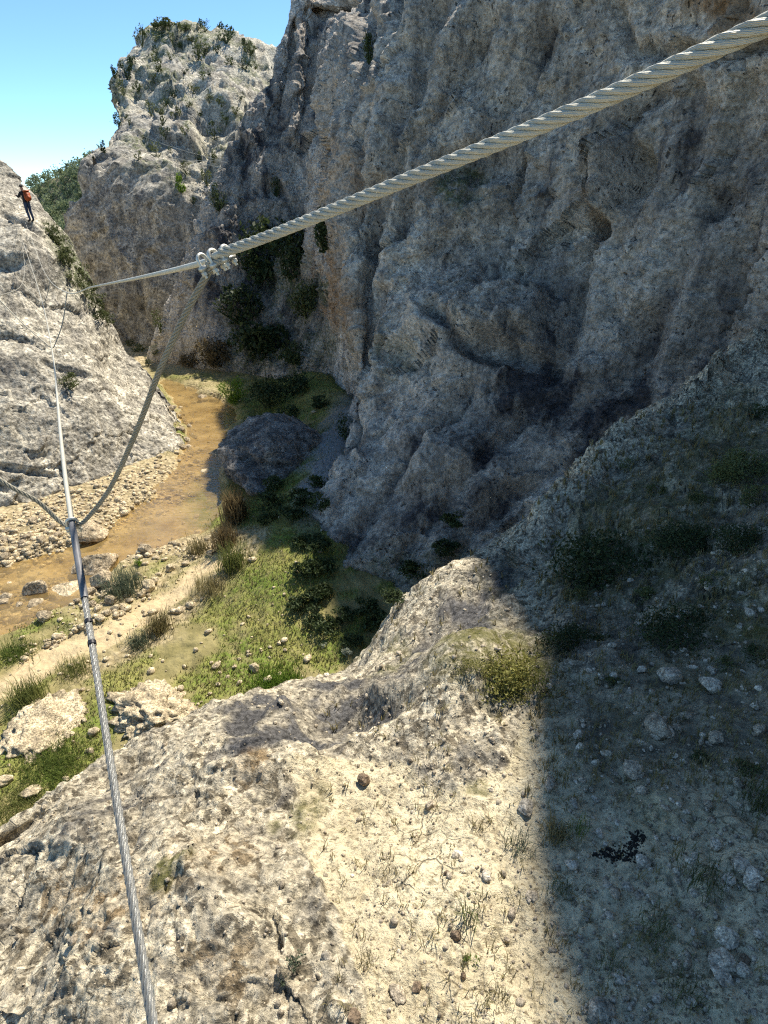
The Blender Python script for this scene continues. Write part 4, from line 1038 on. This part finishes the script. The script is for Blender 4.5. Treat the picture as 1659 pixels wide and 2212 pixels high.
dry = sample_px(1500, lambda x, y: 1.0 if (x > 1150 and 880 < y < 1700) else .12, 33, (700, 880, 1720, 2250))
VV = []; FF = []; nb = 0
for k, p in enumerate(dry):
    V, F = blades(5, .035 * (1 + .25 * p[1]) * rs.uniform(.5, 1.3), .02, .0016 * p[1] * .5, k, .9)
    VV.append(V + np.array(p[0])); FF.append(F + nb); nb += len(V)
tag(link('ledge_grass', np_mesh('ledge_grass', np.concatenate(VV), np.concatenate(FF)), M['straw'], smooth=False), 'thin dry grass sprinkled over the ledge', 'grass', kind='stuff')
# black burnt patch: charcoal crumbs
pt = sample_px(260, lambda x, y: float(blob(np.array(x + 14 * math.sin(y * .1)), np.array(y), 1345, 1845, 50, 18, -.1, .3)) + .8 * float(blob(np.array(x), np.array(y), 1375, 1815, 20, 16)), 43, (1270, 1790, 1420, 1890))
M['char'] = plain('charcoal', (.02, .018, .016), .95, scale=60)
scatter_rocks('charcoal_crumbs', [p[0] for p in pt], [.0062 * math.exp(rs.gauss(0, .45)) for p in pt], 'char', 'black burnt crumbs lying on the shaded pale dirt', 1, 360)

# forest on the far hill and a few ridge pines
fr = np.random.default_rng(12); parts = []
for k in range(520):
    u = fr.integers(0, hill_g.shape[0]); v_ = fr.integers(8, 52); c = hill_g[u, v_]
    x_, y_, d_ = proj(c)
    if y_ > 520 or x_ < 20: continue
    s_ = fr.uniform(1.4, 2.4)
    V, F = leaf_cloud(110, (s_, s_, s_ * 1.0), .34, 900 + k, 9); V = V + c + np.array([0, 0, s_ * .9]); parts.append((V, F))
V, F = merge(parts)
tag(link('far_forest', np_mesh('far_forest', V, F), leaf_material('forest_leaves', (.12, .15, .08), (.25, .30, .16), .35, .25), smooth=False), 'grey-green wood covering the far hill', 'forest', kind='stuff')
for k, (x, y, h_) in enumerate([(130, 372, 14), (144, 368, 18), (100, 392, 12), (205, 346, 16)]):
    loc = hit(x, y + 8)
    loc = loc[0] if loc else Vector(P(x, y + 8, 190)); d = proj(np.array(loc))[2]; hh = h_ * d / FPX
    t_ = empty('pine_tree', loc)
    V, F = tube_np(np.linspace([0, 0, -.5], [0, 0, hh * .8], 6), np.linspace(.25, .06, 6), 6)
    link('trunk', np_mesh('trunk', V, F), M['bark'], t_)
    V, F = leaf_cloud(220, (hh * .3, hh * .3, hh * .42), hh * .07, 40 + k, 10); V[:, 2] += hh * .62
    link('crown', np_mesh('crown', V, F), M['leaf_dark'], t_, smooth=False)
    tag(t_, 'small dark pine standing on the skyline of the far hill', 'pine tree', 'pines on the far skyline')

# ------------------------------------------------------------------ 10 cable bridge
def steel(name, col, rough, metal, uvw=True):
    q = NT(name)
    uv = q.tc.outputs['UV']
    w_ = q.n('TexWave', {'wave_type': 'BANDS', 'bands_direction': 'X'}, Vector=q.n('Mapping', Vector=uv, Rotation=(0, 0, -.5)).outputs[0], Scale=1.0, Distortion=.0).outputs[1]
    g_ = q.noise(14, 5, .65)
    c = q.mix(q.ramp(g_, [(.35, .0), (.7, .5)]), col, tuple(x * .55 for x in col))
    if uvw: c = q.mix(q.ramp(w_, [(.0, .45), (.35, 0)]), c, tuple(x * .4 for x in col))
    return q.done(q.principled(c, rough, q.bump(w_, .0008) if uvw else None, .4, metal))


M['rope_pale'] = steel('galvanised_rope', (.74, .71, .60), .5, .15)
M['rope_grey'] = steel('steel_rope', (.42, .42, .40), .42, .6)
M['rope_dull'] = steel('dull_steel_rope', (.52, .485, .39), .5, .25)
M['clamp'] = steel('galvanised_clamp', (.66, .64, .57), .42, .45, False)
M['tape'] = plain('black_tape', (.02, .02, .025), .45, scale=30)
M['sleeve'] = plain('dark_sleeve', (.16, .16, .17), .4, scale=30)
M['thin'] = steel('thin_steel_wire', (.30, .28, .25), .5, .4, False)


def resample(pts, step):
    pts = crspline(pts, 24); s_ = np.concatenate([[0], np.cumsum(np.linalg.norm(np.diff(pts, axis=0), axis=1))])
    n_ = max(4, int(s_[-1] / step)); t = np.linspace(0, s_[-1], n_)
    return np.stack([np.interp(t, s_, pts[:, i]) for i in range(3)], 1), t


def frames(path):
    T = np.gradient(path, axis=0); T /= np.linalg.norm(T, axis=1, keepdims=True)
    N = np.zeros_like(T); v = np.cross(T[0], [0, 0, 1.]); v /= np.linalg.norm(v); N[0] = v
    for i in range(1, len(T)):
        v = N[i - 1] - T[i] * (N[i - 1] @ T[i]); N[i] = v / np.linalg.norm(v)
    return T, N, np.cross(T, N)


def rope(name, pts, D, mat, lay=7.0, strands=6, step=.004, parent=None, seg=8, hand=1):
    path, s_ = resample(pts, step); T, N, B = frames(path)
    R_, r_ = D * .5 * .67, D * .5 * .335
    VV = []; FF = []; UV = []; nb = 0; an = np.linspace(0, 2 * PI, seg, endpoint=True)
    for k in range(strands):
        ph = hand * 2 * PI * s_ / (lay * D) + 2 * PI * k / strands
        rad = N * np.cos(ph)[:, None] + B * np.sin(ph)[:, None]
        c = path + rad * R_
        tg = np.gradient(c, axis=0); tg /= np.linalg.norm(tg, axis=1, keepdims=True)
        n2 = rad; b2 = np.cross(tg, n2)
        V = c[:, None] + (n2[:, None] * np.cos(an)[None, :, None] + b2[:, None] * np.sin(an)[None, :, None]) * r_
        VV.append(V.reshape(-1, 3)); F = grid_faces(len(path), seg); FF.append(F + nb); nb += len(path) * seg
        u = np.broadcast_to(an[None] / (2 * PI) * 5.0, (len(path), seg)); vv = np.broadcast_to((s_ / D * .9)[:, None], (len(path), seg))
        UV.append(np.stack([u, vv], -1).reshape(-1, 2))
    V = path[:, None] + (N[:, None] * np.cos(an)[None, :, None] + B[:, None] * np.sin(an)[None, :, None]) * (R_ * .7)
    VV.append(V.reshape(-1, 3)); FF.append(grid_faces(len(path), seg) + nb); UV.append(np.zeros((len(path) * seg, 2)))
    return link(name, np_mesh(name, np.concatenate(VV), np.concatenate(FF), np.concatenate(UV)), M[mat], parent)


def wire(name, pts, rad, mat, step=.2, seg=8, parent=None):
    path, s_ = resample(pts, step)
    V, F = tube_np(path, np.full(len(path), rad), seg)
    return link(name, np_mesh(name, V, F), M[mat], parent)


J1 = np.array(P(155, 1128, 1.9)); C1 = np.array(P(458, 556, 1.12))
# foot cable
near_pts = [P(395, 2640, .86), P(330, 2212, 1.0), P(240, 1655, 1.32), P(190, 1335, 1.63), J1]
foot_o = rope('foot_cable', near_pts, .0175, 'rope_grey', 7, 6, .005)
far_f = [J1, P(132, 950, 3.0), P(112, 752, 8), P(92, 655, 14), P(72, 590, 20), P(51, 528, 26), P(34, 488, 29.6)]
o = wire('far_span', far_f, .0085, 'rope_pale', .05, 8, foot_o)
o['label'] = 'far part of the foot cable running to the opposite slab'
tag(foot_o, 'grey stranded steel foot cable rising from the bottom edge across the canyon', 'cable')
sl_pts = [J1 + (np.array(near_pts[3]) - J1) * t for t in np.linspace(-.02, .82, 10)]
V, F = tube_np(np.array(sl_pts), np.full(10, .0102), 10); link('sleeve', np_mesh('sleeve', V, F), M['sleeve'], foot_o)
for (bx, by), t0 in (((200, 1343), 0), ((206, 1390), 1)):
    yy = np.array([(x, y) for x, y in [(330, 2212), (240, 1655), (190, 1335), (155, 1128)]])
    path, s_ = resample(near_pts, .002); pxx, pyy, _ = proj(path); i = int(np.argmin(np.abs(pyy - by)))
    V, F = tube_np(path[i - 3:i + 4:2], np.full(4, .0108), 12); link('tape_band', np_mesh('tape_band', V, F), M['tape'], foot_o)
# thick hand rope nearest the camera, joining the thinner hand cable at the clamps
hr = rope('hand_rope', [P(2100, -140, .42), P(1659, 52, .5), P(1250, 236, .64), P(850, 400, .82), P(600, 502, 1.0), P(478, 547, 1.1)], .0185, 'rope_pale', 6.4, 6, .003, None, 10)
tag(hr, 'thick pale twisted steel rope sweeping across the picture towards the upper right', 'rope')
hc_ = wire('hand_cable', [P(500, 538, 1.085), C1, P(430, 570, 1.25), P(300, 600, 2.2), P(200, 620, 4.5), P(145, 632, 8), P(108, 606, 14), P(88, 570, 20), P(66, 510, 26), P(44, 455, 30)], .0062, 'rope_pale', .02, 10)
tag(hc_, 'smooth pale hand cable running from the clamps to the sunlit slab', 'cable')
left_pts = [np.array((-1.35, 1.4, -.15)), np.array(P(-420, 640, 3.0)), np.array(P(-120, 640, 6.0)), np.array(P(-8, 640, 8)), np.array(P(48, 612, 14)), np.array(P(52, 560, 20)), np.array(P(40, 505, 26)), np.array(P(22, 450, 30))]
tag(wire('hand_cable', left_pts, .0062, 'rope_dull', .05, 8), 'far left hand cable of the bridge seen thin against the slab', 'cable')
# V hangers
arm = crspline(np.array([C1 + np.array([0, 0, -.012]), np.array(P(400, 680, 1.22)), np.array(P(345, 800, 1.35)), np.array(P(295, 930, 1.53)), np.array(P(240, 1050, 1.74)), np.array(P(195, 1112, 1.86)), J1 + np.array([.02, -.0, -.008]), J1 + np.array([-.03, 0, -.004]), np.array(P(80, 1082, 1.86)), np.array(P(0, 1036, 1.8)), np.array(P(-120, 930, 1.75)), np.array(P(-280, 720, 1.7)), np.array((-1.35, 1.4, -.15))]), 6)
hg = rope('hanger_cable', arm[::2], .0138, 'rope_dull', 6.5, 6, .004)
tag(hg, 'nearest V-shaped hanger rope hanging from the clamps down to the foot cable', 'hanger cable')
for (hx, hy), (fx_, fy_), (lx, ly), d_, lab in [((145, 632), (112, 752), (-8, 640), 8, 'second V-shaped hanger rope, thin and dark against the slab'), ((108, 606), (92, 655), (48, 612), 14, 'third tiny V-shaped hanger far along the bridge'), ((88, 570), (72, 590), (52, 560), 20, 'fourth tiny V-shaped hanger far along the bridge'), ((66, 510), (51, 528), (40, 505), 26, 'last tiny V-shaped hanger close to the climber')]:
    b_ = (hx * .55 + fx_ * .45 - 4, hy * .5 + fy_ * .5 + (10 if d_ < 10 else 2))
    pts = [P(hx, hy, d_), P(hx - (hx - fx_) * .3, hy + (fy_ - hy) * .55, d_), P(fx_ + 5, fy_ - 4, d_), P(fx_, fy_, d_), P(fx_ - 8, fy_ - 6, d_), P(lx + (fx_ - lx) * .45, ly + (fy_ - ly) * .5, d_), P(lx, ly, d_)]
    tag(wire('hanger_cable', pts, .0065, 'rope_dull', .04, 8), lab, 'hanger cable')


def ubolt(loc, axis, down_, name, label, s_=1.0):
    """wire rope grip: U-bolt over the rope, saddle below it, two nuts"""
    ax = Vector(axis).normalized(); dn = Vector(down_); dn = (dn - ax * dn.dot(ax)).normalized(); sd2 = ax.cross(dn)
    t_ = empty(name, loc); m_ = Matrix((sd2, ax, -dn)).transposed().to_4x4(); t_.matrix_world = Matrix.Translation(Vector(loc)) @ m_
    R_ = .0125 * s_; r_ = .0038 * s_
    an = np.linspace(0, PI, 12); pth = [(R_, 0, -.036 * s_)] + [(R_ * math.cos(a), 0, R_ * math.sin(a)) for a in an] + [(-R_, 0, -.036 * s_)]
    V, F = tube_np(np.array(pth), np.full(len(pth), r_), 8)
    # close the frame flip of tube_np by using a planar sweep
    pp_ = np.array(pth); T = np.gradient(pp_, axis=0); T /= np.linalg.norm(T, axis=1, keepdims=True)
    N = np.tile(np.array([0, 1., 0]), (len(pp_), 1)); B = np.cross(T, N); a2 = np.linspace(0, 2 * PI, 9)
    V = pp_[:, None] + (N[:, None] * np.cos(a2)[None, :, None] + B[:, None] * np.sin(a2)[None, :, None]) * r_
    link('u_bolt', np_mesh('u_bolt', V.reshape(-1, 3), grid_faces(len(pp_), 9)), M['clamp'], t_)
    bm = bmesh.new(); bmesh.ops.create_cube(bm, size=1)
    for v in bm.verts: v.co = Vector((v.co.x * .037 * s_, v.co.y * .016 * s_, v.co.z * .011 * s_ - .0155 * s_))
    bmesh.ops.bevel(bm, geom=bm.edges[:], offset=.0025 * s_, segments=2, affect='EDGES')
    me = bpy.data.meshes.new('saddle'); bm.to_mesh(me); bm.free(); link('saddle', me, M['clamp'], t_)
    for sx in (-1, 1):
        bm = bmesh.new(); bmesh.ops.create_cone(bm, cap_ends=True, segments=6, radius1=.0072 * s_, radius2=.0072 * s_, depth=.0075 * s_)
        bmesh.ops.translate(bm, verts=bm.verts, vec=(sx * R_, 0, -.0262 * s_)); bmesh.ops.bevel(bm, geom=bm.edges[:], offset=.0007 * s_, segments=1, affect='EDGES')
        me = bpy.data.meshes.new('nut'); bm.to_mesh(me); bm.free(); link('nut', me, M['clamp'], t_, smooth=False)
    tag(t_, label, 'cable clamp'); return t_


ax_ = Vector(P(500, 538, 1.085)) - Vector(C1)
ubolt(P(437, 562, 1.13), ax_, (.12, .25, -1), 'cable_clamp', 'left U-bolt clamp where the hanger leaves the hand cable', .85)
ubolt(P(461, 553, 1.115), ax_, (.12, .25, -1), 'cable_clamp', 'middle U-bolt clamp on the joined cables', .88)
ubolt(P(487, 543, 1.10), ax_, (.15, .2, -1), 'cable_clamp', 'right U-bolt clamp at the end of the thick rope', .8)
# doubled tail of the hanger under the clamps
tag(rope('rope_tail', [C1 + np.array([-.01, 0, -.012]), P(455, 568, 1.12), P(482, 562, 1.105), P(496, 560, 1.10)], .012, 'rope_pale', 6.5, 6, .003), 'short rope end doubled back between the clamps', 'rope end')
# junction plate where hanger passes under the foot cable
jc = ubolt(J1, np.array(near_pts[3]) - J1, (0, .1, -1), 'cable_clamp', 'dull clamp joining the foot cable and the nearest V-shaped hanger', 1.25)
# thin distant wires over the crag
for k, (a_, b_) in enumerate([((236, 262), (492, 352)), ((262, 300), (480, 362)), ((280, 326), (476, 348))]):
    A_, B_ = np.array(P(*a_, 52)), np.array(P(*b_, 39)); mid_ = (A_ + B_) / 2 + np.array([0, 0, -.25])
    tag(wire('thin_wire', [A_, mid_, B_], .010, 'rope_pale', .5, 5), 'faint pale wire strung between the spur and the crag', 'wire', 'wires between spur and crag')

# ------------------------------------------------------------------ 11 the climber
def skin_body():
    J = {'pel': (0, 0, .95, .135, .12), 'sp': (.01, 0, 1.13, .125, .105), 'ch': (.0, 0, 1.32, .155, .115), 'nk': (-.03, 0, 1.475, .055, .055), 'nk2': (-.045, 0, 1.53, .056, .058), 'hd': (-.055, 0, 1.62, .082, .095), 'hd2': (-.05, 0, 1.70, .07, .085)}
    E = [('pel', 'sp'), ('sp', 'ch'), ('ch', 'nk'), ('nk', 'nk2'), ('nk2', 'hd'), ('hd', 'hd2')]
    J['nose'] = (-.15, 0, 1.60, .014, .018); E.append(('hd', 'nose'))
    for s_, n_ in ((1, 'L'), (-1, 'R')):
        J['hp' + n_] = (.0, .095 * s_, .88, .088, .092); J['kn' + n_] = (-.035, .10 * s_, .49, .058, .06); J['cf' + n_] = (.0, .10 * s_, .34, .055, .06); J['an' + n_] = (.02, .10 * s_, .09, .04, .042)
        J['ft' + n_] = (-.08, .11 * s_, .045, .042, .035); J['to' + n_] = (-.18, .125 * s_, .035, .035, .026)
        J['sh' + n_] = (-.005, .185 * s_, 1.40, .062, .062); J['el' + n_] = (-.17, .25 * s_, 1.20 if s_ < 0 else 1.32, .044, .044); J['wr' + n_] = (-.37, .2 * s_, 1.30 if s_ < 0 else 1.52, .03, .03); J['pa' + n_] = (-.44, .19 * s_, 1.33 if s_ < 0 else 1.58, .036, .02)
        E += [('pel', 'hp' + n_), ('hp' + n_, 'kn' + n_), ('kn' + n_, 'cf' + n_), ('cf' + n_, 'an' + n_), ('an' + n_, 'ft' + n_), ('ft' + n_, 'to' + n_), ('ch', 'sh' + n_), ('sh' + n_, 'el' + n_), ('el' + n_, 'wr' + n_), ('wr' + n_, 'pa' + n_)]
        b_ = J['pa' + n_]
        for k in range(4):
            y0 = (k - 1.5) * .02; l_ = (.065, .075, .07, .055)[k]
            J[f'f{k}{n_}'] = (b_[0] - .04, b_[1] + y0, b_[2] + .012, .009, .009); J[f'g{k}{n_}'] = (b_[0] - .04 - l_ * .6, b_[1] + y0 * 1.1, b_[2] - .01, .008, .008)
            E += [('pa' + n_, f'f{k}{n_}'), (f'f{k}{n_}', f'g{k}{n_}')]
        J['t' + n_] = (b_[0] - .0, b_[1] - .045 * s_, b_[2] - .005, .010, .010); J['u' + n_] = (b_[0] - .035, b_[1] - .055 * s_, b_[2] - .015, .008, .008)
        E += [('pa' + n_, 't' + n_), ('t' + n_, 'u' + n_)]
    keys = list(J); me = bpy.data.meshes.new('body_skeleton')
    me.from_pydata([J[k][:3] for k in keys], [(keys.index(a), keys.index(b)) for a, b in E], [])
    o = bpy.data.objects.new('body_skeleton', me); C.objects.link(o)
    o.modifiers.new('skin', 'SKIN'); s2 = o.modifiers.new('sub', 'SUBSURF'); s2.levels = 2; s2.render_levels = 2
    if not me.skin_vertices: raise RuntimeError('no skin layer')
    for i, k in enumerate(keys):
        sv_ = me.skin_vertices[0].data[i]; sv_.radius = J[k][3:]; sv_.use_root = (k == 'pel')
    bpy.context.view_layer.update()
    ev = o.evaluated_get(bpy.context.evaluated_depsgraph_get()); out = bpy.data.meshes.new_from_object(ev)
    bpy.data.objects.remove(o)
    return out


M['skin'] = plain('skin', (.42, .25, .17), .55, scale=30, var=.1)
M['jacket'] = plain('black_jacket', (.018, .018, .022), .8, scale=25)
M['jeans'] = plain('dark_blue_trousers', (.035, .055, .10), .85, scale=25)
M['orange'] = plain('orange_pack', (.36, .075, .018), .6, scale=12)
M['black'] = plain('black_gear', (.012, .012, .013), .5, scale=20)
bm_ = skin_body()
pl_ = hitw(68, 477)[0]
person = link('person', bm_, M['skin'])
pv = np.zeros(len(bm_.vertices) * 3, np.float32); bm_.vertices.foreach_get('co', pv); pv = pv.reshape(-1, 3)
pn = np.zeros(len(bm_.vertices) * 3, np.float32); bm_.vertex_normals.foreach_get('vector', pn); pn = pn.reshape(-1, 3)
polys = [list(p.vertices) for p in bm_.polygons]


def garment(name, test, off, mat, label=None):
    bm = bmesh.new(); mp = {}
    for f in polys:
        if all(test(pv[i]) for i in f):
            for i in f:
                if i not in mp: mp[i] = bm.verts.new(pv[i] + pn[i] * off)
            bm.faces.new([mp[i] for i in f])
    me = bpy.data.meshes.new(name); bm.to_mesh(me); bm.free()
    o = link(name, me, M[mat], person); return o


garment('trousers', lambda p: p[2] < 1.0 and p[2] > .08 and p[0] > -.12, .012, 'jeans')
garment('jacket', lambda p: p[2] > .9 and p[2] < 1.62 and not (p[2] > 1.48 and abs(p[1]) < .12) and p[0] > -.36, .016, 'jacket')
garment('shoes', lambda p: p[2] < .12, .012, 'black')
v, F = rock_shape(7, 3, 0, (.125, .105, .10), 0); v = v[:, :]
keep = v.copy(); keep[:, 2] = np.maximum(keep[:, 2], -.01)
o = link('helmet', np_mesh('helmet', keep + np.array([-.05, 0, 1.69]), F), M['black'], person)
sc_ = 70 * proj(np.array(pl_))[2] / FPX / 1.78
rz = math.radians(-28)
person.location = pl_ + Vector((.12, -.18, -.02)); person.rotation_euler = (0, math.radians(-6), rz); person.scale = (sc_,) * 3
tag(person, 'climber in black jacket and dark trousers standing on the slab at the bridge end', 'person')
bp = empty('backpack', person.location); bp.rotation_euler = person.rotation_euler; bp.scale = person.scale
def rbox(name, c, s_, bev, mat, parent):
    bm = bmesh.new(); bmesh.ops.create_cube(bm, size=1)
    for v in bm.verts: v.co = Vector((v.co.x * s_[0] + c[0], v.co.y * s_[1] + c[1], v.co.z * s_[2] + c[2]))
    bmesh.ops.bevel(bm, geom=bm.edges[:], offset=bev, segments=3, affect='EDGES')
    me = bpy.data.meshes.new(name); bm.to_mesh(me); bm.free(); return link(name, me, M[mat], parent)
rbox('bag', (.235, 0, 1.2), (.2, .33, .46), .06, 'orange', bp)
rbox('top_flap', (.235, 0, 1.45), (.22, .32, .07), .03, 'orange', bp)
rbox('front_pocket', (.35, 0, 1.12), (.06, .24, .22), .025, 'orange', bp)
for s_ in (-1, 1):
    V, F = tube_np(np.array([(.14, .09 * s_, 1.40), (.04, .12 * s_, 1.47), (-.1, .13 * s_, 1.42), (-.14, .13 * s_, 1.25), (-.06, .15 * s_, 1.08), (.13, .12 * s_, 1.02)]), np.full(6, .022), 6)
    link('strap', np_mesh('strap', V, F), M['black'], bp)
tag(bp, 'orange backpack on the back of the climber', 'backpack')
# ------------------------------------------------------------------ camera, light, world
cd = bpy.data.cameras.new('camera'); co = bpy.data.objects.new('camera', cd); C.objects.link(co)
cd.sensor_fit = 'VERTICAL'; cd.sensor_height = 24; cd.lens = 24 * FPX / 2212
cd.clip_start = .02; cd.clip_end = 6000
co.rotation_euler = (PI / 2 - TH, 0, 0)
SC.camera = co
SUN_AZ, SUN_EL = math.radians(27), math.radians(55.5)
sv = Vector((math.cos(SUN_EL) * math.sin(SUN_AZ), math.cos(SUN_EL) * math.cos(SUN_AZ), math.sin(SUN_EL)))
sl = bpy.data.lights.new('sun', 'SUN'); sl.energy = 3.1; sl.angle = math.radians(.9); sl.color = (1, .93, .80)
so = bpy.data.objects.new('sun', sl); C.objects.link(so); so.rotation_euler = sv.to_track_quat('Z', 'Y').to_euler(); so.location = (20, 30, 60)
wd = bpy.data.worlds.new('World'); SC.world = wd; wd.use_nodes = True
nt = wd.node_tree; bg = nt.nodes['Background']
sk = nt.nodes.new('ShaderNodeTexSky'); sk.sky_type = 'NISHITA'; sk.sun_disc = False
sk.sun_elevation = SUN_EL; sk.sun_rotation = SUN_AZ; sk.altitude = 4500; sk.air_density = .85; sk.dust_density = 0; sk.ozone_density = 14
tn = nt.nodes.new('ShaderNodeMix'); tn.data_type = 'RGBA'; tn.blend_type = 'MULTIPLY'; tn.inputs[0].default_value = 1
nt.links.new(sk.outputs[0], tn.inputs[6]); tn.inputs[7].default_value = (.80, .74, .55, 1)
nt.links.new(tn.outputs[2], bg.inputs[0]); bg.inputs[1].default_value = .178
SC.view_settings.view_transform = 'Standard'; SC.view_settings.look = 'None'; SC.view_settings.gamma = 1
SC.view_settings.exposure = 1.42
SC.cycles.max_bounces = 9; SC.cycles.diffuse_bounces = 6; SC.cycles.transparent_max_bounces = 12
SC.cycles.use_denoising = False
SC.cycles.filter_width = 1.2
